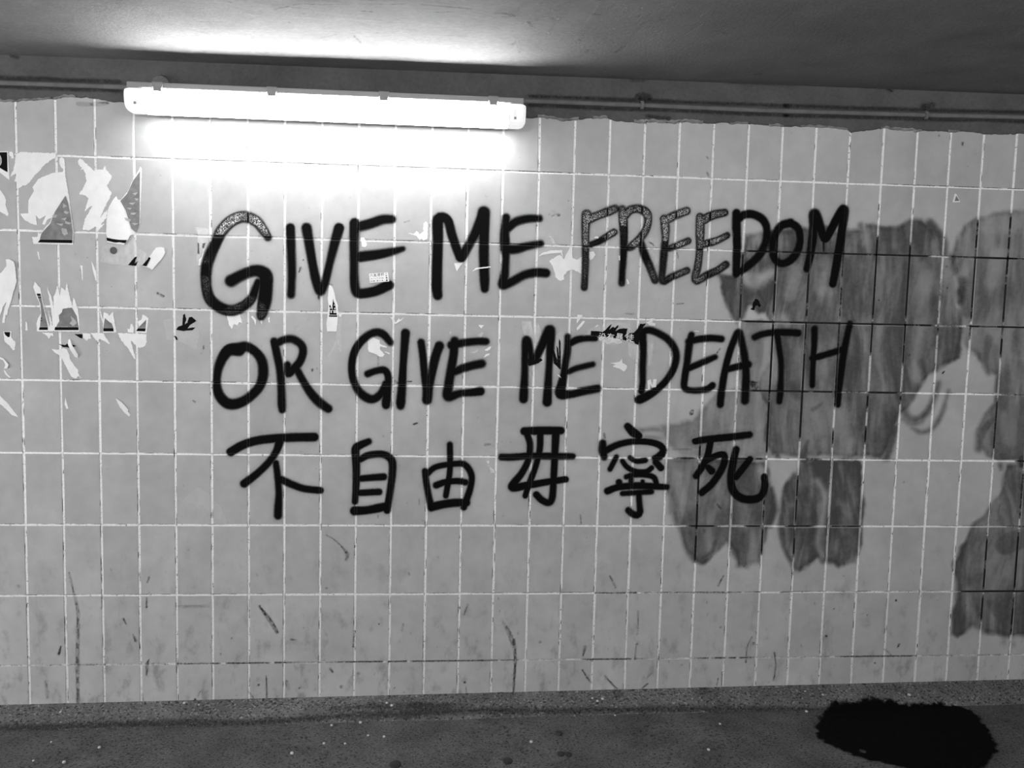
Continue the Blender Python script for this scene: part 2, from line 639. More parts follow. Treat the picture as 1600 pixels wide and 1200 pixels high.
for px in (247, 425, 600, 771):
    x = on_wall(px, 145, -0.11)[0]
    bm = bmesh.new()
    bm_box(bm, x - 0.0150, x + 0.0150, -0.1205, -0.1175, ZT - 0.014, ZT - 0.001, 0.0006)
    bm_box(bm, x - 0.0125, x + 0.0125, -0.1215, -0.1165, ZT - 0.026, ZT - 0.013, 0.0008)
    bm_box(bm, x - 0.0150, x + 0.0150, -0.1205, -0.02, ZT - 0.001, ZT + 0.0015, 0.0005)
    from_bm('clip', bm, M_CLIP, lamp)
# round fixing boss on the wall just above the left clip
bx, bz = on_wall(251, 133, -0.02)
bm = bmesh.new()
bmesh.ops.create_cone(bm, cap_ends=True, segments=28, radius1=0.033, radius2=0.027, depth=0.022,
                      matrix=Matrix.Translation((bx, -0.016, bz)) @ Matrix.Rotation(math.pi / 2, 4, 'X'))
from_bm('fixing_boss', bm, M_PIPE, lamp)
for x in (0.1, 0.5):
    bm = bmesh.new()
    bm_box(bm, x - 0.02, x + 0.02, -0.05, -0.002, ZT - 0.012, ZT - 0.003)
    from_bm('bracket', bm, M_HOUSING, lamp)

# ------------------------------------------------------------------ conduit along the band
PIPE = [(-200, 121), (0, 129.5), (190, 136), (822, 158), (1000, 164.5), (1200, 173), (1447, 180), (1600, 183.5), (1850, 192)]
path = [(p[0], -0.0115, p[1]) for p in (on_wall(a, b, -0.01) for a, b in PIPE)]


def tube(path, r, n=10, sub=8):
    P = []
    for a, b in zip(path[:-1], path[1:]):
        for t in np.linspace(0, 1, sub, endpoint=False):
            P.append(np.array(a) * (1 - t) + np.array(b) * t)
    P.append(np.array(path[-1]))
    V, f = [], []
    for k, p in enumerate(P):
        rr = r * (1 + 0.05 * math.sin(k * 1.7))
        for s in range(n):
            a = 2 * math.pi * s / n
            V.append((p[0], p[1] + rr * math.cos(a), p[2] + rr * math.sin(a)))
    for k in range(len(P) - 1):
        for s in range(n):
            t = (s + 1) % n
            f.append([k * n + s, k * n + t, (k + 1) * n + t, (k + 1) * n + s])
    return V, f


pipe = tag(empty('conduit_pipe', (0.9, -0.0115, 2.02)), 'thin painted conduit pipe running along the dark band behind the light', 'pipe')
V, f = tube(path, 0.0078)
make('pipe_run', V, f, M_PIPE, pipe, smooth=True)
for px, py in ((1003, 164), (1447, 180), (-90, 124)):
    x, z = on_wall(px, py, -0.012)
    bm = bmesh.new()
    for k in range(9):
        a = math.pi * (k / 8) - math.pi / 2
        bm_box(bm, x - 0.005, x + 0.005, -0.0115 - 0.0105 * math.cos(a) - 0.001, -0.0115 - 0.0105 * math.cos(a) + 0.002, z + 0.0105 * math.sin(a) - 0.0022, z + 0.0105 * math.sin(a) + 0.0022)
    bm_box(bm, x - 0.005, x + 0.005, -0.0085, -0.003, z + 0.009, z + 0.030)
    from_bm('pipe_clip', bm, M_PIPE, pipe)

# ------------------------------------------------------------------ paint films on the wall
SC = 3.232 / F_PX        # metres per pixel on the wall, near enough for stroke widths


def spline(pts, step=0.006):
    """Catmull-Rom through (x, z, w)"""
    P = np.array(pts, dtype=float)
    if len(P) == 1: return np.vstack([P, P + [[1e-4, 0, 0]]])
    Q = np.vstack([2 * P[0] - P[1], P, 2 * P[-1] - P[-2]])
    out = []
    for k in range(1, len(Q) - 2):
        p0, p1, p2, p3 = Q[k - 1], Q[k], Q[k + 1], Q[k + 2]
        n = max(2, int(np.hypot(*(p2 - p1)[:2]) / step))
        for t in np.linspace(0, 1, n, endpoint=False):
            out.append(0.5 * ((2 * p1) + (-p0 + p2) * t + (2 * p0 - 5 * p1 + 4 * p2 - p3) * t * t + (-p0 + 3 * p1 - 3 * p2 + p3) * t ** 3))
    out.append(P[-1])
    return np.array(out)


def stroke_dist(X, Z, strokes):
    """signed distance (metres) to the union of strokes"""
    D = np.full(X.shape, 9.0)
    for s in strokes:
        for a, b in zip(s[:-1], s[1:]):
            dx, dz = b[0] - a[0], b[1] - a[1]
            L = dx * dx + dz * dz + 1e-12
            t = np.clip(((X - a[0]) * dx + (Z - a[1]) * dz) / L, 0, 1)
            d = np.hypot(X - a[0] - t * dx, Z - a[1] - t * dz) - (a[2] + (b[2] - a[2]) * t) / 2
            np.minimum(D, d, out=D)
    return D


def to_wall(base, zoom, strokes, wk=1.0):
    out = []
    for s in strokes:
        pts = []
        for x, y, w in s:
            X, Z = on_wall(base[0] + x / zoom, base[1] + y / zoom)
            pts.append((X, Z, w / zoom * SC * wk))
        out.append(spline(pts))
    return out


def film(name, X0, X1, Z0, Z1, cell, fn, mat, lift, parent=None, cut=0.02, seam=0.0):
    nx, nz = max(3, int((X1 - X0) / cell)), max(3, int((Z1 - Z0) / cell))
    X, Z = np.meshgrid(np.linspace(X0, X1, nx), np.linspace(Z0, Z1, nz), indexing='ij')
    al, glint = fn(X, Z)
    dep, de = joint_depth(X, Z)
    if seam: al = al * (1 - seam * sstep(0.0022, 0.0006, de))
    i = np.arange(nx * nz).reshape(nx, nz)
    q = np.stack([i[:-1, :-1], i[1:, :-1], i[1:, 1:], i[:-1, 1:]], -1).reshape(-1, 4)
    af = al.reshape(-1)
    q = q[af[q].max(1) > cut]
    used = np.unique(q)
    re = np.full(nx * nz, -1)
    re[used] = np.arange(len(used))
    V = np.stack([X, dep - lift, Z], -1).reshape(-1, 3)[used]
    bd = (np.zeros_like(af) if glint is None else glint.reshape(-1))[used]
    return make(name, V, re[q], mat, parent, {'alpha': np.clip(af[used], 0, 1), 'glint': bd})


def px_of(X, Z):
    """pixel of wall points, to say where on the wall a change of surface lies"""
    d = np.stack([X - CAM[0], np.full_like(X, -CAM[1]), Z - CAM[2]], -1)
    w = d @ FW
    return 800 + F_PX * (d @ RT) / w, 600 - F_PX * (d @ UP) / w


def letter(name, strokes, parent=None, glint=None, soft=0.0045, cell=0.0021, lift=0.0007):
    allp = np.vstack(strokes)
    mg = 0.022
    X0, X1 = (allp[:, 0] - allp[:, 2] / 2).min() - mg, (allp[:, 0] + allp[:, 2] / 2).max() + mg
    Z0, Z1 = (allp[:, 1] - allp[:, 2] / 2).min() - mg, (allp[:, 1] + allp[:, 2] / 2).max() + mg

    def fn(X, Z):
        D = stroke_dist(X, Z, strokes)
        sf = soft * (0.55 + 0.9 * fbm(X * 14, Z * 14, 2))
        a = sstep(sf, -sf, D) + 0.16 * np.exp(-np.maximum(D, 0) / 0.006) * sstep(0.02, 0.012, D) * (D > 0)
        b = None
        if glint:
            b = glint(X, Z) * sstep(-0.0012, -0.0085, D)
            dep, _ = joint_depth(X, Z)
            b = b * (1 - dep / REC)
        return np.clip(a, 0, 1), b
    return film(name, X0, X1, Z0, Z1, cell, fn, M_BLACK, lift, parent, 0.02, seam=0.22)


Z5 = 16 / 3.0
A3 = (300, 300)
B3, C3, D3, E3 = (500, 300), (650, 300), (880, 300), (1100, 300)
F4, G4, H4, I4 = (300, 480), (520, 480), (780, 480), (1040, 480)
J6, K6, L6 = (340, 650), (620, 640), (900, 640)


def glint_G(X, Z):  # pale specks painting the lamp's glitter on the arch of the G
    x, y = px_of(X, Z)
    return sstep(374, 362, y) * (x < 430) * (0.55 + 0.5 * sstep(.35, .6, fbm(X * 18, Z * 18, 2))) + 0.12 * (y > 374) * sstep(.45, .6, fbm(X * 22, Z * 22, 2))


def glint_FREE(X, Z):  # lamp reflection painted into the letters' colour as pale hot spots
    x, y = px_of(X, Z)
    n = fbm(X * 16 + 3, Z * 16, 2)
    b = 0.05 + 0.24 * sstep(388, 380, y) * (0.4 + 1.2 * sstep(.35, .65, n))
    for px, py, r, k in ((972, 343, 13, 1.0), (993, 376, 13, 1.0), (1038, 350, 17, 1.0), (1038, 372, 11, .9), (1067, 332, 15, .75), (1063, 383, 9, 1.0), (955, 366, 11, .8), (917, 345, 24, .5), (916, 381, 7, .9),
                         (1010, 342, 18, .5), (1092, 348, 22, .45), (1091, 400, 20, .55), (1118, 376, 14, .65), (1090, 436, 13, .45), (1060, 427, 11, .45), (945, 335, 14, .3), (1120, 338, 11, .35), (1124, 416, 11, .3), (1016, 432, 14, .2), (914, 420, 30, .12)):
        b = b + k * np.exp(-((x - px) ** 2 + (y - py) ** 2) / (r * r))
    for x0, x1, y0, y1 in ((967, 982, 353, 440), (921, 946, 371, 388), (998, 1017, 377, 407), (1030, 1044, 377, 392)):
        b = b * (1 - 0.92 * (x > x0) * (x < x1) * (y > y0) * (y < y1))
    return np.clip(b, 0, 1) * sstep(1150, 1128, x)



WORDS = [
    ('graffiti_word', 'black sprayed word GIVE that begins the top line of writing, shiny arch on its G', [
        (A3, glint_G, [[(632, 375, 62), (590, 310, 75), (530, 240, 85), (430, 205, 88), (330, 240, 90), (250, 320, 90), (205, 410, 85), (150, 530, 90), (120, 640, 88), (120, 780, 82), (150, 890, 88), (230, 960, 90), (330, 988, 88), (430, 950, 82), (500, 880, 72), (535, 790, 60), (548, 745, 48)],
                      [(325, 740, 95), (420, 690, 85), (530, 655, 92), (610, 690, 110), (615, 790, 108), (605, 900, 110), (585, 1000, 88), (575, 1035, 66)]]),
        (A3, None, [[(820, 298, 72), (825, 450, 70), (832, 650, 66), (830, 750, 62), (825, 855, 62)]]),
        (A3, None, [[(955, 300, 82), (975, 420, 75), (1005, 600, 70), (1035, 740, 75), (1070, 830, 68), (1110, 740, 65), (1150, 580, 62), (1190, 420, 75), (1225, 300, 82)], [(1057, 850, 14), (1057, 885, 10)]]),
        (B3, None, [[(290, 260, 85), (285, 400, 78), (285, 600, 70), (288, 760, 75), (310, 838, 78), (380, 842, 78), (470, 822, 80), (550, 785, 82), (578, 775, 75)],
                    [(310, 290, 78), (420, 262, 78), (520, 228, 75), (600, 225, 66)], [(325, 540, 85), (480, 520, 76), (600, 495, 62), (690, 472, 40)]]),
    ]),
    ('graffiti_word', 'black sprayed word ME in heavy letters in the middle of the top line', [
        (C3, None, [[(180, 860, 78), (172, 780, 86), (175, 600, 85), (182, 400, 84), (185, 230, 92), (260, 230, 75), (300, 360, 75), (350, 500, 72), (378, 545, 78), (425, 465, 72), (490, 350, 78), (555, 210, 100), (565, 170, 100), (565, 350, 84), (565, 550, 80), (570, 720, 80), (572, 805, 66)]]),
        (C3, None, [[(750, 212, 66), (738, 350, 76), (742, 450, 82), (748, 560, 60), (735, 700, 72), (720, 775, 72), (800, 745, 70), (900, 692, 68), (1000, 670, 72), (1082, 675, 72)],
                    [(765, 300, 68), (830, 248, 68), (930, 222, 64), (1028, 220, 54)], [(740, 475, 78), (830, 475, 74), (930, 450, 62), (1038, 430, 56)]]),
    ]),
    ('graffiti_word', 'black sprayed word FREEDOM that ends the top line, its first letters glittering grey', [
        (D3, glint_FREE, [[(195, 190, 82), (185, 300, 66), (185, 450, 60), (185, 600, 56), (180, 720, 54), (175, 795, 56)], [(200, 230, 78), (290, 195, 66), (370, 165, 72), (430, 140, 66)], [(225, 440, 48), (300, 410, 52), (380, 360, 58), (425, 335, 58)]]),
        (D3, glint_FREE, [[(490, 145, 66), (500, 250, 75), (505, 400, 64), (500, 550, 58), (490, 680, 54), (487, 758, 56)], [(505, 200, 78), (560, 150, 68), (630, 140, 68), (690, 172, 75), (708, 230, 62), (690, 310, 64), (640, 385, 64), (580, 445, 68), (535, 470, 48)], [(645, 420, 58), (680, 530, 68), (720, 620, 64), (765, 735, 60)]]),
        (D3, glint_FREE, [[(840, 225, 66), (850, 300, 72), (850, 400, 58), (840, 500, 64), (830, 620, 58), (820, 720, 60), (840, 745, 58), (900, 710, 58), (1030, 655, 56)], [(845, 240, 70), (920, 200, 68), (1028, 158, 64)], [(855, 480, 46), (940, 450, 54), (1040, 408, 54)]]),
        (D3, glint_FREE, [[(1140, 210, 68), (1140, 320, 75), (1135, 500, 60), (1120, 620, 64), (1100, 700, 64), (1112, 742, 58), (1200, 692, 64), (1290, 650, 60), (1355, 605, 62)], [(1150, 240, 78), (1250, 192, 72), (1345, 172, 62)], [(1145, 440, 58), (1230, 420, 64), (1290, 400, 58), (1365, 362, 54)]]),
        (E3, None, [[(270, 178, 72), (270, 300, 75), (275, 450, 70), (270, 600, 70), (268, 680, 66)], [(285, 225, 68), (330, 192, 68), (400, 185, 68), (480, 222, 68), (520, 290, 64), (520, 385, 64), (490, 480, 68), (430, 560, 64), (345, 632, 64), (290, 668, 58)]]),
        (E3, None, [[(722, 258, 72), (645, 280, 68), (592, 350, 64), (568, 450, 60), (582, 545, 60), (640, 595, 58), (718, 570, 64), (780, 490, 64), (800, 390, 60), (780, 300, 64), (715, 256, 68)]]),
        (E3, None, [[(855, 640, 56), (880, 550, 64), (900, 420, 74), (912, 300, 75), (918, 185, 92), (955, 250, 78), (985, 350, 68), (1012, 388, 68), (1060, 310, 70), (1110, 220, 78), (1165, 148, 84), (1152, 300, 74), (1130, 450, 74), (1100, 620, 70), (1072, 765, 64)], [(995, 400, 14), (997, 492, 8)]]),
    ]),
    ('graffiti_word', 'black sprayed word OR that begins the second line of writing', [
        (F4, None, [[(390, 350, 108), (300, 362, 92), (232, 470, 74), (207, 600, 62), (222, 720, 78), (290, 798, 88), (380, 802, 84), (480, 748, 75), (562, 660, 74), (593, 560, 80), (583, 450, 78), (530, 372, 74), (450, 328, 80), (390, 348, 100)]]),
        (F4, None, [[(685, 285, 62), (705, 380, 64), (735, 530, 64), (745, 680, 64), (748, 800, 68), (752, 855, 58)], [(705, 302, 58), (770, 270, 60), (840, 266, 62), (908, 310, 64), (925, 370, 64), (900, 450, 64), (850, 510, 68), (800, 555, 58), (795, 480, 58)], [(880, 530, 58), (940, 640, 62), (1010, 740, 72), (1080, 808, 75), (1135, 845, 68)]]),
    ]),
    ('graffiti_word', 'black sprayed word GIVE in the second line, beside the word OR', [
        (G4, None, [[(478, 292, 54), (420, 225, 64), (350, 210, 62), (260, 260, 64), (190, 350, 64), (160, 460, 60), (165, 580, 60), (210, 690, 64), (280, 752, 72), (340, 764, 68), (400, 720, 62), (438, 635, 50)], [(290, 555, 56), (360, 530, 54), (430, 525, 58), (462, 580, 58), (457, 680, 64), (446, 780, 74), (443, 815, 68)]]),
        (G4, None, [[(605, 215, 72), (595, 350, 64), (585, 500, 60), (575, 680, 70), (565, 800, 76), (565, 825, 58)]]),
        (G4, None, [[(735, 292, 60), (750, 400, 60), (765, 550, 64), (783, 700, 70), (785, 772, 80), (808, 650, 60), (838, 480, 74), (865, 380, 74), (888, 322, 76)]]),
        (G4, None, [[(1015, 282, 72), (1005, 400, 70), (985, 520, 74), (965, 650, 75), (960, 742, 82), (1060, 718, 60), (1160, 710, 64), (1228, 700, 74)], [(985, 315, 68), (1090, 296, 64), (1190, 285, 60), (1276, 285, 58)], [(1000, 545, 58), (1080, 510, 68), (1160, 486, 68), (1240, 470, 70)]]),
    ]),
    ('graffiti_word', 'black sprayed word ME in the second line, overlapping torn black poster shreds', [
        (H4, None, [[(202, 765, 72), (205, 700, 72), (212, 550, 58), (215, 400, 60), (228, 275, 74), (262, 365, 54), (272, 440, 60), (302, 425, 68), (350, 330, 70), (400, 225, 86), (424, 190, 84), (425, 320, 70), (415, 500, 58), (405, 680, 70), (399, 790, 78)]]),
        (H4, None, [[(570, 245, 52), (570, 350, 60), (555, 450, 60), (540, 560, 64), (520, 650, 80), (512, 718, 95), (600, 725, 64), (700, 700, 68), (818, 678, 66)], [(590, 300, 58), (650, 270, 58), (720, 260, 50), (800, 260, 48)], [(570, 540, 48), (640, 510, 48), (720, 490, 48), (778, 476, 46)]]),
    ]),
    ('graffiti_word', 'black sprayed word DEATH that ends the second line of writing', [
        (H4, None, [[(1190, 222, 72), (1200, 350, 60), (1195, 500, 58), (1195, 620, 54), (1185, 700, 58)], [(1172, 212, 58), (1250, 192, 58), (1340, 225, 58), (1420, 282, 60), (1473, 380, 60), (1460, 490, 60), (1400, 600, 60), (1310, 690, 60), (1230, 740, 74), (1170, 768, 76), (1155, 770, 58)]]),
        (I4, None, [[(215, 232, 56), (195, 320, 64), (180, 450, 60), (160, 580, 60), (157, 670, 56), (220, 694, 50), (310, 690, 54), (360, 676, 58), (390, 652, 58)], [(190, 286, 58), (280, 266, 58), (380, 258, 58), (465, 265, 56)], [(185, 510, 58), (260, 480, 54), (340, 446, 54), (412, 416, 46)]]),
        (I4, None, [[(455, 810, 60), (465, 700, 64), (490, 550, 60), (520, 420, 58), (560, 300, 58), (608, 210, 62), (640, 320, 60), (660, 430, 64), (670, 560, 64), (665, 700, 70), (660, 778, 68)], [(500, 520, 58), (580, 500, 58), (685, 477, 68)]]),
        (I4, None, [[(742, 250, 54), (800, 226, 54), (900, 210, 56), (1000, 210, 56), (1102, 215, 60)], [(930, 230, 54), (945, 340, 48), (960, 460, 48), (960, 580, 48), (955, 700, 58), (947, 785, 52)]]),
        (I4, None, [[(1240, 182, 56), (1238, 300, 50), (1230, 430, 48), (1225, 560, 46), (1222, 650, 48)], [(1222, 425, 54), (1300, 405, 54), (1400, 375, 54), (1480, 350, 54)], [(1535, 140, 54), (1510, 250, 54), (1480, 400, 60), (1460, 550, 60), (1440, 700, 60), (1436, 815, 46)]]),
    ]),
]
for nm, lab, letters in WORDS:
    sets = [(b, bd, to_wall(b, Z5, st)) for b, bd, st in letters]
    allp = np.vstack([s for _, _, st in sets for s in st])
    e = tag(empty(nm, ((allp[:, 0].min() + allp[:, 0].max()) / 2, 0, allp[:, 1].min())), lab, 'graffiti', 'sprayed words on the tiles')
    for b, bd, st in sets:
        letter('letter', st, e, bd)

CHARS = [
    ('black sprayed Chinese character 不, first of the bottom row of writing', J6, Z5,
     [[(110, 300, 72), (200, 246, 70), (320, 206, 70), (480, 186, 70), (640, 178, 72), (805, 175, 72)], [(520, 200, 74), (490, 290, 58), (430, 380, 58), (340, 470, 58), (222, 563, 68)],
      [(485, 392, 50), (500, 500, 54), (510, 640, 54), (505, 760, 64), (503, 830, 66)], [(530, 530, 64), (620, 570, 60), (720, 605, 58), (855, 620, 58)]]),
    ('black sprayed Chinese character 自, a tall box with inner bars in the bottom row', J6, Z5,
     [[(1258, 212, 54), (1190, 242, 64), (1150, 275, 68), (1155, 400, 64), (1155, 560, 58), (1145, 715, 52)], [(1190, 360, 54), (1260, 326, 58), (1380, 320, 60), (1450, 370, 64), (1455, 480, 62), (1435, 640, 58), (1412, 785, 62)],
      [(1200, 520, 54), (1300, 512, 56), (1383, 506, 60)], [(1190, 640, 54), (1345, 632, 56)], [(1142, 790, 78), (1240, 785, 68), (1340, 766, 74), (1408, 750, 66)]]),
    ('black sprayed Chinese character 由, a rounded box crossed by an upright stroke', K6, Z5,
     [[(442, 292, 50), (443, 400, 50), (440, 520, 48), (425, 620, 50), (408, 718, 48)], [(235, 512, 52), (245, 600, 54), (265, 720, 54), (287, 818, 64)], [(245, 540, 54), (320, 480, 50), (440, 456, 50), (560, 456, 54), (620, 540, 54), (615, 640, 54), (580, 750, 58), (557, 815, 54)],
      [(328, 630, 58), (400, 605, 54), (500, 595, 54), (572, 605, 54)], [(290, 810, 74), (400, 786, 70), (500, 775, 70), (578, 775, 68)]]),
    ('black sprayed Chinese character 毋 with a wide cross stroke, below the word ME', K6, Z5,
     [[(1062, 180, 68), (1200, 175, 70), (1366, 175, 66)], [(1085, 200, 58), (1110, 290, 56), (1095, 420, 56), (1040, 530, 58), (960, 645, 70), (1100, 628, 64), (1270, 600, 58), (1406, 581, 56)],
      [(1195, 200, 56), (1190, 330, 54), (1160, 460, 50), (1110, 600, 54), (1070, 718, 48)], [(1325, 190, 68), (1315, 400, 60), (1305, 600, 58), (1295, 730, 58), (1268, 775, 58), (1210, 755, 58), (1162, 708, 58)], [(872, 395, 58), (960, 396, 60), (1100, 386, 58), (1300, 388, 60), (1465, 390, 54)]]),
    ('black sprayed Chinese character 寧, the crowded many-stroked one in the bottom row', L6, 5.0,
     [[(402, 130, 56), (450, 180, 72), (492, 205, 56)], [(208, 262, 58), (207, 320, 68), (220, 370, 56)], [(230, 320, 58), (320, 276, 53), (430, 251, 50), (560, 252, 50), (650, 276, 54), (682, 320, 58), (650, 366, 66), (612, 378, 46)],
      [(315, 370, 42), (265, 465, 42)], [(362, 402, 40), (400, 450, 42), (470, 484, 44), (550, 484, 44), (590, 455, 42)], [(420, 375, 38), (470, 402, 42), (540, 396, 46)], [(622, 410, 54), (663, 455, 56)],
      [(392, 525, 42), (450, 510, 44), (540, 510, 44), (608, 530, 44), (630, 588, 44)], [(335, 568, 54), (340, 595, 48)], [(430, 540, 42), (430, 590, 42)], [(520, 562, 36), (520, 590, 38)],
      [(246, 635, 58), (330, 606, 54), (480, 595, 58), (600, 600, 54), (706, 605, 48)], [(362, 655, 42), (450, 650, 44), (588, 640, 46)], [(490, 660, 48), (495, 740, 48), (499, 798, 54), (478, 824, 56), (440, 814, 56), (408, 786, 52)]]),
    ('black sprayed Chinese character 死, last of the bottom row, over grey brushed paint', L6, 5.0,
     [[(932, 245, 56), (1060, 228, 56), (1200, 215, 58), (1355, 196, 54)], [(1050, 250, 54), (1030, 350, 54), (990, 440, 54), (937, 518, 52)], [(1010, 400, 54), (1080, 366, 54), (1150, 352, 54), (1160, 402, 58), (1130, 480, 58), (1060, 580, 58), (982, 648, 58)], [(1032, 452, 48), (1060, 480, 58)],
      [(1250, 312, 58), (1225, 420, 60), (1210, 540, 62), (1230, 640, 64), (1300, 694, 64), (1390, 700, 64), (1450, 670, 60), (1474, 600, 58), (1470, 525, 56)], [(1358, 387, 52), (1310, 450, 54), (1250, 525, 54)]]),
]
for lab, base, zm, st in CHARS:
    tag(letter('graffiti_character', to_wall(base, zm, st), soft=0.0036), lab, 'graffiti', 'sprayed Chinese characters on the tiles')


# ------------------------------------------------------------------ grey paint brushed over older writing
def poly_sdf(X, Z, P):
    P = np.array(P)
    D = np.full(X.shape, 9.0)
    ins = np.zeros(X.shape, bool)
    for a, b in zip(P, np.roll(P, -1, 0)):
        d = b - a
        t = np.clip(((X - a[0]) * d[0] + (Z - a[1]) * d[1]) / (d @ d + 1e-12), 0, 1)
        np.minimum(D, np.hypot(X - a[0] - t * d[0], Z - a[1] - t * d[1]), out=D)
        c = ((a[1] > Z) != (b[1] > Z)) & (X < (b[0] - a[0]) * (Z - a[1]) / (b[1] - a[1] + 1e-12) + a[0])
        ins ^= c
    return np.where(ins, -D, D)


def wall_poly(P):
    return [on_wall(*p) for p in P]


def smear(label, polys, strokes=(), lights=(), seed=0.0):
    """polys: (outline, strength); strokes: (points in px, strength) darker sweeps; lights: thin or wiped places"""
    WP = [(wall_poly(p), k) for p, k in polys]
    ST = [(to_wall((0, 0), 1, [s]), k) for s, k in strokes]
    LT = [(to_wall((0, 0), 1, [s]), k) for s, k in lights]
    pts = np.array([p for w, _ in WP for p in w] + [tuple(p[:2]) for s, _ in ST for p in s[0]])
    X0, Z0 = pts.min(0) - 0.04
    X1, Z1 = pts.max(0) + 0.04

    def fn(X, Z):
        a = np.zeros(X.shape)
        wob = (fbm(X * 25 + seed, Z * 25, 3) - 0.5) * 0.02
        wx = 0.09 * (fbm(X * 5 + seed, Z * 3.2, 2) - 0.5)
        wz = 0.16 * (fbm(X * 4 + seed + 9, Z * 4, 2) - 0.5)
        streak = fbm((X + 0.14 * Z + wx) * 40 + seed, (Z + wz) * 5, 3)
        streak2 = fbm((X - 0.05 * Z + wx) * 105 + seed, (Z + wz) * 9, 2)
        blot = fbm((X + wx) * 11 + seed, (Z + wz) * 7, 4)
        tex = 0.34 + 0.66 * sstep(0.30, 0.68, 0.36 * streak + 0.14 * streak2 + 0.50 * blot)
        for w, k in WP:
            d = poly_sdf(X, Z, w) + wob
            rim = 1 + 0.25 * np.exp(-(d + 0.008) ** 2 / 0.00008)
            a = np.maximum(a, sstep(0.009, -0.013, d) * k * tex * rim)
        for s, k in ST:
            d = stroke_dist(X, Z, s) + wob * 0.4
            a = np.maximum(a, sstep(0.012, -0.014, d) * k * (0.5 + 0.75 * streak))
        for s, k in LT:
            d = stroke_dist(X, Z, s) + wob * 0.4
            a = a * (1 - k * sstep(0.018, -0.016, d) * (0.45 + 0.9 * streak))
        dep, _ = joint_depth(X, Z)
        a = a * (1 - 0.6 * dep / REC)
        return np.clip(a, 0, 0.96), None
    o = film('paint_smear', X0, X1, Z0, Z1, 0.0034, fn, M_SMEAR, 0.00045, None, 0.015)
    return tag(o, label, 'paint smear', 'grey paint brushed over older writing')


S1 = smear('broad grey paint smear behind the words FREEDOM and DEATH', [
    ([(1163, 366), (1192, 359), (1240, 356), (1290, 352), (1322, 364), (1345, 363), (1352, 350), (1368, 349), (1385, 353), (1400, 353), (1420, 343), (1440, 343), (1460, 357), (1470, 375), (1478, 390), (1492, 398), (1496, 470), (1505, 520), (1500, 560), (1470, 575), (1440, 600), (1420, 640), (1407, 650), (1398, 665), (1388, 700), (1378, 717), (1280, 714), (1205, 712), (1190, 690), (1196, 640), (1180, 600), (1200, 560), (1205, 510), (1185, 470), (1170, 440), (1158, 400)], 0.74),
    ([(1120, 425), (1160, 432), (1200, 430), (1212, 440), (1208, 470), (1200, 490), (1185, 492), (1172, 480), (1165, 498), (1150, 505), (1138, 485), (1128, 458)], 0.78),
    ([(1120, 610), (1200, 600), (1205, 715), (1130, 717), (1065, 715), (1040, 690), (1030, 665), (1080, 655)], 0.36),
    ([(1156, 500), (1208, 500), (1206, 618), (1160, 618), (1148, 560)], 0.34)],
    [([(1452, 350, 16), (1470, 372, 18), (1474, 396, 16)], 0.75), ([(1325, 364, 8), (1348, 362, 8)], 0.7), ([(1412, 640, 12), (1422, 655, 14), (1440, 652, 13), (1455, 632, 12), (1466, 600, 10)], 0.62), ([(1424, 668, 7), (1440, 675, 8), (1458, 668, 8), (1472, 645, 7), (1482, 610, 6)], 0.55), ([(1412, 655, 9), (1425, 663, 9), (1440, 658, 9)], 0.5),
     ([(1385, 715, 14), (1392, 690, 16), (1398, 668, 12)], 0.7), ([(1348, 680, 10), (1350, 700, 12)], 0.75), ([(1448, 560, 10), (1455, 540, 12), (1463, 530, 8)], 0.7), ([(1320, 440, 20), (1330, 420, 16)], 0.7), ([(1390, 500, 20), (1400, 450, 24), (1420, 420, 18)], 0.6), ([(1330, 590, 30), (1350, 560, 30), (1370, 600, 26)], 0.62), ([(1345, 352, 8), (1350, 372, 9)], 0.55), ([(1500, 470, 16), (1505, 440, 18)], 0.65),
     ([(1215, 712, 10), (1213, 690, 8)], 0.75), ([(1255, 712, 18), (1262, 690, 12)], 0.7), ([(1270, 640, 14), (1285, 630, 10)], 0.6), ([(1000, 672, 5), (1025, 671, 6), (1040, 675, 5)], 0.5), ([(1010, 682, 5), (1035, 684, 5)], 0.4)],
    [([(1165, 432, 20), (1180, 440, 22), (1205, 425, 16)], 0.7), ([(1170, 490, 16), (1180, 470, 8)], 0.6), ([(1225, 495, 9), (1228, 505, 8)], 0.8), ([(1240, 420, 26), (1235, 460, 22)], 0.45), ([(1290, 410, 22), (1285, 450, 18)], 0.45), ([(1430, 410, 18), (1445, 430, 22), (1445, 450, 20)], 0.5), ([(1437, 510, 16), (1430, 560, 14), (1432, 590, 16)], 0.55), ([(1210, 560, 12), (1215, 590, 14)], 0.5), ([(1235, 622, 10), (1240, 630, 12)], 0.4), ([(1290, 630, 8), (1285, 700, 8)], 0.35), ([(1330, 690, 8), (1328, 705, 6)], 0.5), ([(1245, 550, 14), (1242, 590, 14)], 0.4), ([(1290, 560, 8), (1288, 580, 8)], 0.6)], 1.0)
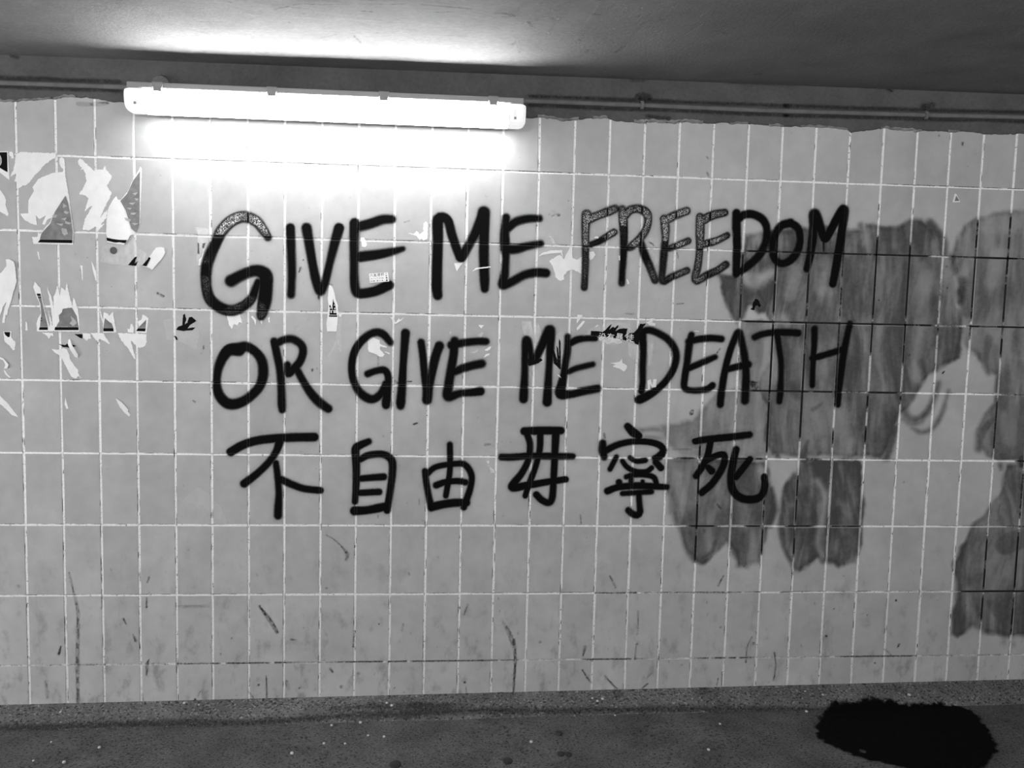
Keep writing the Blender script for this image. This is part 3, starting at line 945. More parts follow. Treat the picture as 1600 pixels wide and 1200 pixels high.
S2 = smear('grey paint smear at the right edge level with the word DEATH', [
    ([(1484, 405), (1492, 375), (1506, 352), (1525, 341), (1550, 330), (1600, 327), (1650, 330), (1660, 560), (1650, 722), (1560, 722), (1540, 715), (1528, 700), (1524, 670), (1535, 650), (1552, 630), (1555, 588), (1540, 580), (1520, 556), (1505, 540), (1500, 500), (1498, 450)], 0.55)],
    [([(1545, 580, 12), (1540, 560, 18), (1545, 530, 20)], 0.62), ([(1510, 490, 22), (1505, 455, 22)], 0.6), ([(1530, 700, 16), (1535, 675, 20), (1552, 655, 14)], 0.65), ([(1585, 545, 20), (1588, 520, 18)], 0.6), ([(1598, 718, 22), (1600, 724, 20)], 0.92), ([(1565, 712, 16)], 0.7), ([(1563, 727, 8), (1564, 732, 5)], 0.6), ([(1590, 440, 22), (1592, 400, 12)], 0.5), ([(1575, 470, 16), (1580, 440, 10)], 0.45)],
    [([(1510, 420, 18), (1500, 440, 16)], 0.5), ([(1560, 400, 26), (1550, 440, 24)], 0.55), ([(1540, 350, 30), (1580, 350, 34)], 0.4), ([(1600, 480, 8), (1598, 560, 8)], 0.5), ([(1568, 650, 18), (1575, 690, 16)], 0.35), ([(1560, 520, 14), (1555, 525, 20)], 0.4)], 4.0)
S3 = smear('grey paint smear with rounded foot below the last Chinese character', [
    ([(1040, 716), (1100, 716), (1200, 718), (1205, 755), (1213, 795), (1208, 808), (1200, 828), (1194, 850), (1188, 878), (1168, 886), (1152, 884), (1146, 868), (1135, 850), (1122, 862), (1110, 876), (1098, 882), (1084, 880), (1072, 864), (1062, 840), (1055, 820), (1046, 800), (1040, 760)], 0.68)],
    [([(1062, 800, 8), (1066, 835, 8), (1075, 862, 8), (1090, 876, 8)], 0.72), ([(1118, 845, 10), (1112, 862, 12), (1098, 872, 12)], 0.7), ([(1205, 765, 10), (1208, 795, 14), (1202, 820, 10)], 0.85), ([(1150, 860, 18), (1158, 875, 16)], 0.65), ([(1048, 730, 9), (1048, 800, 8)], 0.5), ([(1135, 750, 10), (1140, 790, 12)], 0.55)],
    [([(1195, 750, 16), (1188, 735, 12)], 0.8), ([(1062, 740, 12), (1066, 800, 10)], 0.4), ([(1160, 780, 22), (1165, 820, 20)], 0.35)], 7.0)
S4 = smear('dark grey paint smear of two joined rounded lobes under the word DEATH', [
    ([(1250, 718), (1300, 716), (1346, 720), (1350, 790), (1348, 850), (1338, 880), (1310, 888), (1295, 878), (1276, 874), (1266, 884), (1250, 893), (1238, 890), (1228, 872), (1218, 845), (1216, 800), (1224, 760), (1234, 742), (1245, 735)], 0.82)],
    [([(1240, 742, 8), (1226, 775, 10), (1220, 820, 9), (1226, 855, 9), (1240, 882, 10)], 0.85), ([(1268, 820, 8), (1272, 855, 10), (1285, 876, 8)], 0.8), ([(1310, 800, 30), (1325, 860, 26), (1312, 880, 12)], 0.8)],
    [([(1277, 752, 7), (1288, 775, 9), (1284, 815, 8), (1278, 850, 8), (1286, 868, 6)], 0.8), ([(1230, 790, 6), (1227, 830, 6), (1236, 862, 5)], 0.4), ([(1268, 770, 6), (1262, 800, 6)], 0.4), ([(1322, 790, 10), (1316, 830, 9)], 0.3), ([(1240, 725, 16), (1232, 735, 12)], 0.9)], 10.0)
S5 = smear('grey paint smear at the right edge above the floor', [
    ([(1518, 820), (1540, 802), (1560, 770), (1572, 724), (1640, 716), (1665, 800), (1660, 1003), (1600, 995), (1580, 997), (1535, 988), (1520, 982), (1508, 994), (1496, 998), (1485, 990), (1488, 950), (1496, 920), (1488, 885), (1498, 860), (1508, 840)], 0.72)],
    [([(1495, 880, 14), (1500, 920, 14), (1495, 985, 16)], 0.75), ([(1545, 985, 12), (1600, 990, 12)], 0.7), ([(1555, 940, 40), (1575, 960, 40), (1600, 940, 40)], 0.7), ([(1562, 790, 6), (1558, 815, 5)], 0.75), ([(1592, 770, 10), (1590, 800, 10)], 0.7), ([(1572, 850, 44), (1600, 840, 40)], 0.68)],
    [([(1515, 920, 10), (1512, 950, 10)], 0.4), ([(1552, 900, 14), (1550, 930, 16)], 0.4), ([(1512, 985, 8)], 0.6), ([(1525, 780, 20), (1545, 760, 20)], 0.4)], 13.0)


# joints blackened by older paint, each a part of the smear it belongs to
def vjoint(owner, i, y0, y1, k=0.95):
    x = COLX[i]
    za = on_wall(px_of(np.array([x]), np.array([1.0]))[0][0], y0)[1]
    zb = on_wall(px_of(np.array([x]), np.array([1.0]))[0][0], y1)[1]
    n = max(3, int(abs(za - zb) / 0.006))
    V, f, al = [], [], []
    zs = np.linspace(za, zb, n)
    for q_, z in enumerate(zs):
        e = min(1, q_ / 3, (n - 1 - q_) / 3)
        nz_ = vnoise(np.array([z * 26.0]), np.array([i * 3.7]))[0]
        for s in (-1, 1):
            V.append((x + s * JV / 2 * 0.97, REC - 0.0005, z))
            al.append(k * (0.25 + 0.75 * e) * (0.55 + 0.45 * (1 if nz_ < 0.72 else 0.2)))
    for q_ in range(n - 1):
        f.append([2 * q_, 2 * q_ + 1, 2 * q_ + 3, 2 * q_ + 2])
    make('painted_joint', V, f, M_JOINT, owner, {'alpha': al, 'glint': np.zeros(len(al))})


def hjoint(owner, j, x0, x1, k=0.95):
    z = ROWZ[j + 1]
    yr = px_of(np.array([1.8]), np.array([z]))[1][0]
    xa, xb = on_wall(x0, yr)[0], on_wall(x1, yr)[0]
    n = max(3, int(abs(xa - xb) / 0.006))
    V, f, al = [], [], []
    for q_, x in enumerate(np.linspace(xa, xb, n)):
        e = min(1, q_ / 3, (n - 1 - q_) / 3)
        nz_ = vnoise(np.array([x * 22.0]), np.array([j * 5.1]))[0]
        for s in (-1, 1):
            V.append((x, REC - 0.0005, z + s * JH / 2 * 0.97))
            al.append(k * (0.25 + 0.75 * e) * (0.6 + 0.4 * (1 if nz_ < 0.75 else 0.3)))
    for q_ in range(n - 1):
        f.append([2 * q_, 2 * q_ + 1, 2 * q_ + 3, 2 * q_ + 2])
    make('painted_joint', V, f, M_JOINT, owner, {'alpha': al, 'glint': np.zeros(len(al))})


for a in [(1, 1163, 1456), (2, 1158, 1462), (3, 1168, 1308), (3, 1318, 1352, .5), (3, 1354, 1408), (4, 1050, 1090, .8), (4, 1140, 1200, .8), (4, 1258, 1285, .6)]: hjoint(S1, *a)
for a in [(14, 392, 500), (15, 360, 500), (15, 500, 712), (16, 385, 500), (16, 500, 690), (17, 345, 500, .75), (17, 500, 640, .8), (17, 668, 700, .8), (18, 366, 500), (18, 500, 556), (18, 612, 645), (18, 665, 695), (19, 378, 500), (19, 500, 572), (19, 612, 632), (20, 435, 470, .5), (20, 505, 525, .8)]: vjoint(S1, *a)
for a in [(1, 1482, 1650), (2, 1510, 1650), (2, 1468, 1500, .4), (3, 1565, 1650, .5), (4, 1586, 1650)]: hjoint(S2, *a)
for a in [(21, 342, 502), (21, 506, 532, .9), (22, 332, 505), (22, 505, 560), (22, 622, 706, .85)]: vjoint(S2, *a)
for a in [(5, 1072, 1122), (5, 1162, 1192)]: hjoint(S3, *a)
for a in [(13, 690, 720), (13, 722, 880), (15, 775, 818, .8), (15, 822, 868, .9)]: vjoint(S3, *a)
for a in [(5, 1224, 1272, .85), (5, 1296, 1346)]: hjoint(S4, *a)
for a in [(16, 742, 820), (16, 824, 872)]: vjoint(S4, *a)
for a in [(6, 1500, 1650), (5, 1572, 1650, .6)]: hjoint(S5, *a)
for a in [(22, 838, 924), (22, 928, 972), (23, 826, 924), (23, 928, 992), (23, 735, 812, .7)]: vjoint(S5, *a)


# ------------------------------------------------------------------ torn papers
def in_poly(p, P):
    ins = False
    for (ax, ay), (bx, by) in zip(P, P[1:] + P[:1]):
        if (ay > p[1]) != (by > p[1]) and p[0] < (bx - ax) * (p[1] - ay) / (by - ay) + ax: ins = not ins
    return ins


def paper_mesh(P, lift, jag, base, fill):
    """P: px outline. returns verts (world) and faces"""
    Q = []
    for (ax, ay), (bx, by) in zip(P, P[1:] + P[:1]):
        L = math.hypot(bx - ax, by - ay)
        n = max(1, int(L / 1.7)) if jag else 1
        for k in range(n):
            t = k / n
            w = random.uniform(-jag, jag) * (1.3 if L > 8 else 1.0) if 0 < k else 0
            Q.append((ax + (bx - ax) * t - (by - ay) / max(L, 1e-6) * w, ay + (by - ay) * t + (bx - ax) / max(L, 1e-6) * w))
    n = len(Q)
    pts = list(Q)
    xs, ys = [p[0] for p in Q], [p[1] for p in Q]
    x0, x1, y0, y1 = min(xs), max(xs), min(ys), max(ys)
    if fill:
        for gx in np.arange(x0 + fill / 2, x1, fill):
            for gy in np.arange(y0 + fill / 2, y1, fill):
                if in_poly((gx, gy), Q): pts.append((gx, gy))
    r = delaunay_2d_cdt([Vector(p) for p in pts], [], [list(range(n))], 1, 1e-4)
    V = []
    for v in r[0]:
        X, Z = on_wall(v[0], v[1])
        u, w = (v[0] - x0) / max(x1 - x0, 1e-6), (y1 - v[1]) / max(y1 - y0, 1e-6)
        V.append((X, -base - (lift(u, w) if lift else 0), Z))
    return V, [list(f) for f in r[2]]


def sheet(name, P, mat, parent=None, base=0.0005, lift=None, jag=0.45, fill=0, thick=0.00018):
    V, F = paper_mesh(P, lift, jag, base, fill)
    bm = bmesh.new()
    bv = [bm.verts.new(v) for v in V]
    for f in F:
        try: bm.faces.new([bv[k] for k in f])
        except ValueError: pass
    bmesh.ops.recalc_face_normals(bm, faces=bm.faces[:])
    for f in bm.faces:
        if f.normal.y > 0: f.normal_flip()
    top = bm.faces[:]
    ex = bmesh.ops.extrude_face_region(bm, geom=top)
    for v in [e for e in ex['geom'] if isinstance(e, bmesh.types.BMVert)]: v.co.y -= thick
    return from_bm(name, bm, mat, parent)


def zp(base, zoom, pts):
    return [(base[0] + x / zoom, base[1] + y / zoom) for x, y in pts]


PA, PB = (0, 220), (0, 400)


def scrap(label, P, mat=None, group=None, name='paper_scrap', cat='paper scrap', **k):
    return tag(sheet(name, P, mat or M_PAPER, **k), label, cat, group)


def printed(o, name, P, mat, base=0.0009, jag=0.0, lift=None, label=None, fill=0):
    c = sheet(name, P, mat, o, base=base, jag=jag, lift=lift, fill=fill, thick=0.00006)
    if label: c['label'] = label
    return c


# upper left cluster
o = scrap('corner of a dark portrait photograph print at the left edge of the wall', zp(PA, Z5, [(-50, 90), (68, 88), (72, 200), (80, 328), (0, 265), (-50, 230)]), name='torn_poster', cat='poster', base=0.0005, jag=0.1)
printed(o, 'printed_picture', zp(PA, Z5, [(-50, 96), (60, 95), (64, 262), (40, 250), (0, 226), (-50, 205)]), M_INK, base=0.0008)
printed(o, 'printed_shape', zp(PA, Z5, [(-10, 118), (4, 122), (14, 145), (16, 180), (6, 205), (-10, 205), (0, 180), (2, 150)]), M_CLOUD, base=0.00095)
scrap('small white paper chip between the dark portrait print and the white sheet', zp(PA, Z5, [(75, 95), (95, 90), (110, 100), (112, 120), (118, 145), (95, 150), (92, 130), (78, 125)]))
scrap('white torn paper with a straight top edge, top left of the poster remains', zp(PA, Z5, [(165, 95), (310, 98), (470, 103), (468, 135), (420, 165), (360, 210), (330, 250), (290, 285), (255, 335), (215, 375), (195, 372), (155, 395), (142, 345), (120, 335), (130, 310), (135, 270), (85, 300), (110, 250), (125, 190), (125, 150), (138, 120)]), jag=0.5)
o = scrap('large white poster remnant with a triangle of cloud picture at its lower right', zp(PA, Z5, [(495, 150), (515, 135), (535, 150), (542, 190), (546, 300), (565, 400), (580, 500), (600, 640), (615, 755), (608, 866), (280, 858), (268, 800), (312, 802), (318, 762), (335, 775), (370, 730), (415, 680), (430, 640), (400, 655), (372, 700), (352, 695), (385, 622), (330, 655), (300, 620), (310, 705), (260, 690), (205, 660), (170, 608), (235, 605), (238, 500), (265, 450), (285, 420), (272, 385), (325, 315), (440, 268), (525, 258), (528, 235), (508, 220), (495, 190)]),
          name='torn_poster', cat='poster', base=0.0009, lift=lambda u, v: 0.004 * max(0, u - 0.75) * (1 - v), fill=14, jag=0.35)
LA = lambda u, v: 0.0013
printed(o, 'printed_picture', zp(PA, Z5, [(548, 458), (570, 520), (590, 620), (607, 750), (606, 824), (335, 820), (348, 772), (422, 690), (440, 640), (462, 590), (520, 500)]), M_PHOTO, base=0.0015, lift=LA)
printed(o, 'printed_strip', zp(PA, Z5, [(338, 822), (604, 826), (604, 853), (318, 847)]), M_INK, base=0.0016, lift=LA)
for q in ([(540, 585), (585, 595), (560, 612), (535, 600)], [(510, 650), (560, 640), (545, 665)], [(470, 690), (530, 690), (520, 712)], [(545, 670), (600, 685), (580, 697), (545, 690)], [(515, 730), (555, 735), (570, 775), (540, 790), (520, 770)], [(440, 620), (480, 615), (470, 640), (445, 640)], [(525, 520), (565, 545), (530, 560)]):
    printed(o, 'printed_cloud', zp(PA, Z5, q), M_CLOUD, base=0.00165, lift=LA, jag=0.3)
scrap('big white ragged paper patch between two cloud-picture poster triangles', zp(PA, Z5, [(650, 168), (668, 145), (700, 170), (740, 210), (760, 225), (785, 250), (820, 240), (860, 240), (875, 205), (892, 250), (930, 290), (925, 322), (890, 375), (930, 432), (905, 495), (870, 560), (845, 615), (835, 640), (895, 570), (890, 640), (840, 700), (872, 690), (815, 755), (800, 710), (745, 745), (690, 740), (710, 650), (738, 600), (770, 540), (735, 560), (705, 590), (738, 480), (710, 455), (660, 445), (690, 400), (722, 335), (712, 270), (690, 235), (665, 255), (685, 225), (655, 200)]), jag=0.6)
curl = lambda u, v: 0.007 * math.sin(math.pi * min(1, max(0, (0.72 - u) / 0.72))) ** 1 * max(0, 0.62 - v) / 0.62
o = scrap('curled poster triangle with cloud picture and black strip, right of the ragged white patch', zp(PA, Z5, [(1172, 215), (1183, 232), (1168, 710), (1140, 740), (1128, 772), (1085, 790), (1065, 832), (1036, 868), (960, 858), (893, 844), (886, 760), (888, 660), (905, 560), (945, 490), (968, 460), (985, 490), (1010, 490), (1060, 430), (1085, 380), (1110, 325)]),
          name='torn_poster', cat='poster', base=0.0012, lift=curl, fill=4, jag=0.3)


def curl_for(P, Q):
    """the sheet's curl, for a print that covers only part of it"""
    px = [p[0] for p in P]; py = [p[1] for p in P]
    qx = [p[0] for p in Q]; qy = [p[1] for p in Q]
    return lambda u, v: curl((min(qx) + u * (max(qx) - min(qx)) - min(px)) / (max(px) - min(px)),
                             ((max(py) - (max(qy) - v * (max(qy) - min(qy)))) / (max(py) - min(py))))


P7 = zp(PA, Z5, [(885, 215), (1183, 868)])
for nm, q, mt in (('printed_picture', [(1168, 255), (1164, 705), (1130, 762), (1095, 730), (1075, 660), (1050, 580), (1005, 502), (1060, 442), (1110, 335)], M_PHOTO),
                  ('printed_strip', [(890, 806), (940, 818), (1000, 826), (1065, 828), (1048, 853), (960, 848), (893, 833)], M_INK)):
    Q = zp(PA, Z5, q)
    printed(o, nm, Q, mt, base=0.0022, lift=curl_for(P7, Q), fill=4)
for q in ([(1090, 600), (1140, 600), (1120, 618), (1095, 615)], [(1040, 640), (1095, 655), (1085, 672), (1050, 665)], [(1100, 685), (1155, 690), (1120, 705)], [(1075, 520), (1130, 515), (1110, 535)], [(1100, 440), (1150, 430), (1130, 455)], [(1060, 560), (1100, 560), (1085, 575)], [(1120, 480), (1160, 485), (1140, 500)]):
    Q = zp(PA, Z5, q)
    printed(o, 'printed_cloud', Q, M_CLOUD, base=0.0026, lift=curl_for(P7, Q), jag=0.3)
# strip of thin paper with a round mark and black tatters below it
RES = [(845, 870), (890, 850), (1060, 860), (1130, 800), (1140, 900), (1230, 930), (1210, 1040), (1100, 1045), (900, 1025), (850, 1000)]


def residue(label, polys, cat='residue', name='glue_residue', lift=0.0003):
    WP = [(wall_poly(p), k) for p, k in polys]
    pts = np.array([p for w, _ in WP for p in w])
    X0, Z0 = pts.min(0) - 0.02
    X1, Z1 = pts.max(0) + 0.02

    def fn(X, Z):
        a = np.zeros(X.shape)
        n = fbm(X * 60, Z * 25, 3)
        for w, k in WP:
            d = poly_sdf(X, Z, w) + (n - 0.5) * 0.014
            a = np.maximum(a, sstep(0.002, -0.002, d) * k * (0.6 + 0.7 * n))
        return np.clip(a, 0, 1), None
    return tag(film(name, X0, X1, Z0, Z1, 0.0026, fn, M_RESIDUE, lift, None, 0.02), label, cat)


residue('pale strip of glue below the curled poster triangle', [(zp(PA, Z5, RES), 0.38)])
bx, bz = on_wall(177.3, 391.5)
bm = bmesh.new()
bmesh.ops.create_cone(bm, cap_ends=True, segments=24, radius1=0.0112, radius2=0.0105, depth=0.0016, matrix=Matrix.Translation((bx, -0.0012, bz)) @ Matrix.Rotation(math.pi / 2, 4, 'X'))
tag(from_bm('round_sticker', bm, M_PHOTO_DARK), 'small round dark sticker below the curled poster triangle', 'sticker')
scrap('black paper tatter left of the white flap, below the round sticker', zp(PA, Z5, [(1065, 1035), (1110, 985), (1125, 968), (1142, 965), (1128, 1000), (1122, 1022), (1152, 1002), (1130, 1042)]), M_INK, jag=0.3)
scrap('slanting white paper flap with a black blot, right of the round sticker', zp(PA, Z5, [(1250, 960), (1300, 892), (1330, 885), (1368, 890), (1378, 935), (1360, 970), (1270, 1075), (1248, 1060), (1185, 1042), (1205, 1020)]), base=0.0008, lift=lambda u, v: 0.003 * u, jag=0.3)
scrap('black ink blot on the slanting white flap', zp(PA, Z5, [(1185, 1040), (1220, 1000), (1245, 968), (1258, 980), (1238, 1015), (1225, 1045)]), M_INK, base=0.0032, jag=0.3, name='ink_blot', cat='poster shred')
# left edge
scrap('white paper piece cut by the left edge of the view beside the grey tiles', zp(PA, Z5, [(-60, 380), (0, 405), (25, 440), (52, 490), (45, 530), (72, 612), (65, 630), (0, 588), (-60, 560)]), jag=0.3)
scrap('white torn paper shaped like a forked tongue at the left edge', zp(PB, Z5, [(50, 30), (80, 26), (115, 45), (128, 75), (143, 215), (112, 310), (100, 360), (72, 440), (60, 495), (47, 488), (40, 556), (20, 558), (30, 480), (55, 380), (28, 420), (0, 500), (-60, 540), (-60, 200), (20, 130), (58, 80)]), base=0.0008, lift=lambda u, v: 0.004 * u * v, jag=0.3)
SL = 'thin white paper slivers on the left tiles'
for lab, q in (('short thin white paper sliver under the cloud-picture poster triangle', [(310, 920), (325, 930), (333, 985), (325, 990)]),
               ('upright thin white paper sliver above the shredded poster strips', [(668, 1038), (688, 1040), (691, 1160), (684, 1163), (680, 1090)]),
               ('slanting thin white paper sliver beside the tile joint left of the glue strip', [(763, 1003), (785, 1050), (800, 1090), (808, 1170), (796, 1162), (772, 1070)])):
    scrap(lab, zp(PA, Z5, q), group=SL, jag=0.2)
# lower cluster
o = scrap('narrow poster strip with dark print, left end of the shredded row', zp(PB, Z5, [(290, 212), (312, 240), (338, 265), (345, 320), (362, 400), (385, 490), (412, 590), (425, 628), (310, 628), (305, 560), (322, 510), (342, 480), (330, 400), (300, 320), (278, 262)]), name='torn_poster', cat='poster', base=0.0007, jag=0.3)
printed(o, 'printed_picture', zp(PB, Z5, [(305, 312), (338, 312), (352, 385), (375, 480), (400, 590), (334, 590), (345, 480), (338, 400)]), M_PHOTO, base=0.0011)
printed(o, 'printed_strip', zp(PB, Z5, [(332, 592), (400, 592), (400, 616), (325, 616)]), M_INK, base=0.0012)
for q in ([(308, 315), (338, 315), (340, 330), (312, 330)], [(316, 342), (344, 342), (347, 350), (320, 350)], [(340, 515), (352, 512), (352, 522), (341, 522)], [(338, 535), (352, 535), (352, 541), (338, 541)]):
    printed(o, 'printed_line', zp(PB, Z5, q), M_INK, base=0.00125)
o = scrap('shredded poster with grey picture and black strip under spiky white tears', zp(PB, Z5, [(392, 250), (412, 300), (430, 340), (450, 440), (445, 345), (462, 310), (480, 240), (500, 330), (512, 260), (530, 275), (545, 290), (556, 222), (580, 330), (605, 420), (612, 345), (630, 380), (650, 450), (660, 540), (662, 630), (405, 626), (418, 560), (400, 430), (440, 590), (428, 450)]), name='torn_poster', cat='poster', base=0.0008, jag=0.4)
printed(o, 'printed_picture', zp(PB, Z5, [(525, 440), (575, 432), (600, 430), (640, 500), (656, 590), (468, 590), (495, 545), (490, 495), (515, 470)]), M_PHOTO, base=0.0012, jag=0.3)
printed(o, 'printed_strip', zp(PB, Z5, [(460, 592), (656, 592), (656, 618), (455, 618)]), M_INK, base=0.0013)
printed(o, 'printed_cloud', zp(PB, Z5, [(590, 500), (625, 530), (640, 560), (610, 585), (580, 560), (600, 540)]), M_CLOUD, base=0.0013, jag=0.3)
o = scrap('small torn poster corner with black foot, right of the shredded poster', zp(PB, Z5, [(832, 430), (850, 500), (860, 530), (865, 465), (900, 482), (910, 500), (942, 462), (950, 520), (972, 636), (860, 640), (858, 560), (838, 500)]), name='torn_poster', cat='poster', base=0.0007, jag=0.35)
printed(o, 'printed_picture', zp(PB, Z5, [(875, 516), (910, 548), (932, 562), (945, 600), (862, 600)]), M_PHOTO, base=0.0011)
printed(o, 'printed_strip', zp(PB, Z5, [(862, 601), (946, 601), (948, 628), (862, 628)]), M_INK, base=0.0012)
o = scrap('small triangular poster corner with black foot, right end of the shredded row', zp(PB, Z5, [(1190, 485), (1215, 500), (1237, 520), (1222, 642), (1124, 638), (1158, 590), (1150, 545), (1180, 530)]), name='torn_poster', cat='poster', base=0.0007, jag=0.3)
printed(o, 'printed_picture', zp(PB, Z5, [(1220, 530), (1214, 600), (1150, 600), (1190, 560)]), M_PHOTO, base=0.0011)
printed(o, 'printed_strip', zp(PB, Z5, [(1150, 602), (1215, 602), (1211, 628), (1136, 625)]), M_INK, base=0.0012)
scrap('little spiky white scrap left of the triangular poster corner', zp(PB, Z5, [(1062, 605), (1080, 612), (1088, 570), (1100, 563), (1116, 600), (1112, 640), (1066, 636)]), jag=0.3)
scrap('white shred hanging below the narrow poster strip', zp(PB, Z5, [(350, 638), (440, 642), (446, 670), (425, 660), (408, 690), (385, 660)]), jag=0.4)
scrap('white shred with two tails, middle of the tears under the shredded row', zp(PB, Z5, [(755, 640), (862, 642), (890, 690), (916, 725), (908, 736), (868, 708), (828, 690), (822, 722), (790, 690)]), jag=0.4)
scrap('white tooth-edged shred beside a black shred under the shredded poster', zp(PB, Z5, [(690, 642), (752, 648), (760, 690), (738, 690), (722, 708), (692, 680)]), jag=0.4)
scrap('black shred under the right end of the shredded poster', zp(PB, Z5, [(622, 652), (688, 650), (686, 688), (655, 675)]), M_INK, jag=0.3)
scrap('wide white forked paper below the two small poster corners', zp(PB, Z5, [(980, 642), (1220, 650), (1222, 720), (1208, 750), (1165, 768), (1130, 742), (1090, 702), (1112, 790), (1132, 855), (1120, 858), (1060, 760), (1015, 710)]), jag=0.5)
scrap('long slanting white paper below the black tear, lower left of the wall', zp(PB, Z5, [(432, 775), (480, 782), (530, 765), (560, 780), (578, 820), (582, 855), (620, 910), (655, 952), (650, 972), (678, 1020), (652, 1000), (632, 1022), (595, 1005), (560, 940), (522, 862), (500, 832), (455, 802)]), base=0.0008, jag=0.35)
scrap('curled white paper sliver over the black tear', zp(PB, Z5, [(572, 698), (585, 692), (600, 730), (635, 785), (655, 820), (650, 850), (625, 838), (590, 775), (570, 730)]), base=0.0018, lift=lambda u, v: 0.006 * math.sin(math.pi * v), fill=6, jag=0.2)
scrap('flat black tear left of the curled white sliver', zp(PB, Z5, [(490, 735), (545, 742), (560, 728), (575, 742), (600, 738), (642, 750), (590, 765), (530, 760)]), M_INK, jag=0.4)
o = scrap('small white pennant of paper with a black top at the left edge', zp(PB, Z5, [(28, 628), (94, 626), (95, 682), (130, 715), (126, 780), (110, 786), (78, 745), (40, 712)]), base=0.0007, jag=0.4)
printed(o, 'printed_strip', zp(PB, Z5, [(35, 633), (86, 634), (82, 672), (70, 678), (45, 658)]), M_INK, base=0.0011)
scrap('tiny upright white sliver right of the small white pennant', zp(PB, Z5, [(215, 545), (226, 560), (231, 622), (212, 620)]), jag=0.2)
scrap('hook-shaped pale paper curl at the left edge below the pennant', zp(PB, Z5, [(0, 842), (28, 850), (60, 885), (76, 905), (65, 935), (35, 940), (48, 905), (30, 870), (0, 856)]), base=0.0012, lift=lambda u, v: 0.003 * u, jag=0.2)
scrap('thin white sliver below the hook-shaped paper curl', zp(PB, Z5, [(30, 948), (42, 955), (62, 985), (90, 1012), (78, 1014), (45, 985)]), jag=0.2)
scrap('long slanting white paper sliver at the left edge below the shreds', [(-12, 612), (0, 618), (12, 630), (29, 652), (18, 648), (4, 634), (-12, 622)], jag=0.2)
scrap('small white paper drop beside a tile joint, left of the slanting leaf', [(102, 621), (104, 628), (107, 638), (104, 639), (101, 632)], jag=0.1)
scrap('white leaf-shaped paper alone on a tile left of the word OR', [(181, 622), (190, 628), (201, 640), (200, 643), (204, 648), (202, 651), (195, 645), (187, 635)], base=0.001, lift=lambda u, v: 0.003 * v, jag=0.2)
scrap('black splayed paper shred like a claw, left of the big letter G', [(286, 492), (289, 490), (291, 499), (289, 507), (293, 504), (295, 496), (300, 495), (307, 501), (297, 508), (293, 513), (306, 511), (301, 516), (285, 517), (275, 515), (279, 510), (285, 508)], M_INK, jag=0.3)
scrap('tiny black crumb of paper below the black claw shred', [(272, 524), (276, 526), (278, 531), (275, 531)], M_INK, jag=0.1)
residue('pale scuffed glue around the black claw shred', [([(255, 500), (300, 495), (312, 520), (305, 545), (285, 535), (262, 530)], 0.22)])

# middle of the wall
residue('pale tape mark at the left of the big letter G', [([(306, 356), (326, 358), (327, 392), (322, 410), (310, 415), (307, 390)], 0.5)])
residue('pale glue patch inside the foot of the big letter G', [([(352, 492), (378, 490), (377, 508), (362, 515)], 0.35)])
scrap('white paper crumb on the tape mark beside the letter G', zp(A3, Z5, [(58, 562), (80, 540), (100, 470), (95, 530), (76, 612), (55, 612)]), jag=0.3)
for lab, q in (('left dark paper flake on the tape mark beside the letter G', [(45, 420), (60, 430), (62, 520), (48, 512)]), ('right dark paper flake on the tape mark beside the letter G', [(88, 430), (112, 422), (98, 470), (85, 465)])):
    scrap(lab, zp(A3, Z5, q), M_PHOTO_DARK, jag=0.3, base=0.0006)
scrap('white taped paper with a torn foot under the big letter G', zp(A3, Z5, [(285, 1018), (400, 1012), (408, 1050), (417, 1092), (395, 1085), (376, 1112), (352, 1100), (330, 1142), (308, 1105)]), jag=0.3)
GT = 'white slivers under the tail of the big G'
for lab, q in (('white sliver left of the tail of the big letter G', [(490, 1040), (505, 1030), (535, 1070), (528, 1112), (515, 1070)]), ('white sliver below the tail of the big letter G', [(568, 1070), (588, 1062), (580, 1105)]), ('white sliver right of the tail of the big letter G', [(635, 1050), (648, 1040), (648, 1090), (636, 1080)])):
    scrap(lab, zp(A3, Z5, q), group=GT, jag=0.3)
o = scrap('tall white notice remnant with black print between the letters V and E', zp((490, 440), 15, [(370, 80), (410, 95), (450, 150), (490, 270), (520, 420), (568, 540), (580, 740), (568, 860), (540, 1165), (318, 1165), (300, 1000), (328, 790), (350, 560), (332, 400), (350, 200)]), name='torn_poster', cat='poster', base=0.0008, jag=0.15)
printed(o, 'printed_block', zp((490, 440), 15, [(362, 790), (555, 792), (550, 826), (360, 822)]), M_INK, base=0.0012)
printed(o, 'printed_block', zp((490, 440), 15, [(375, 735), (538, 735), (545, 780), (372, 778)]), M_INK, base=0.0012)
printed(o, 'printed_block', zp((490, 440), 15, [(385, 540), (405, 580), (425, 640), (445, 650), (440, 560), (450, 480), (460, 392), (475, 480), (490, 500), (512, 575), (528, 670), (378, 672), (380, 610), (362, 580)]), M_INK, base=0.0012)
printed(o, 'printed_block', zp((490, 440), 15, [(378, 690), (400, 672), (400, 735), (378, 735)]), M_INK, base=0.0012)
printed(o, 'printed_block', zp((490, 440), 15, [(425, 690), (450, 672), (470, 690), (465, 735), (430, 735)]), M_INK, base=0.0012)
for q in ([(480, 530), (500, 545), (490, 570), (470, 555)], [(480, 615), (515, 610), (515, 650), (485, 650)], [(385, 600), (405, 600), (405, 640), (388, 640)], [(480, 690), (520, 680), (522, 725), (492, 720)]):
    printed(o, 'printed_mark', zp((490, 440), 15, q), M_PAPER_GREY, base=0.0014)
scrap('short white tape end beside the notice remnant at the tile joint', zp((490, 440), 15, [(582, 745), (660, 750), (640, 830), (600, 815)]), jag=0.2)
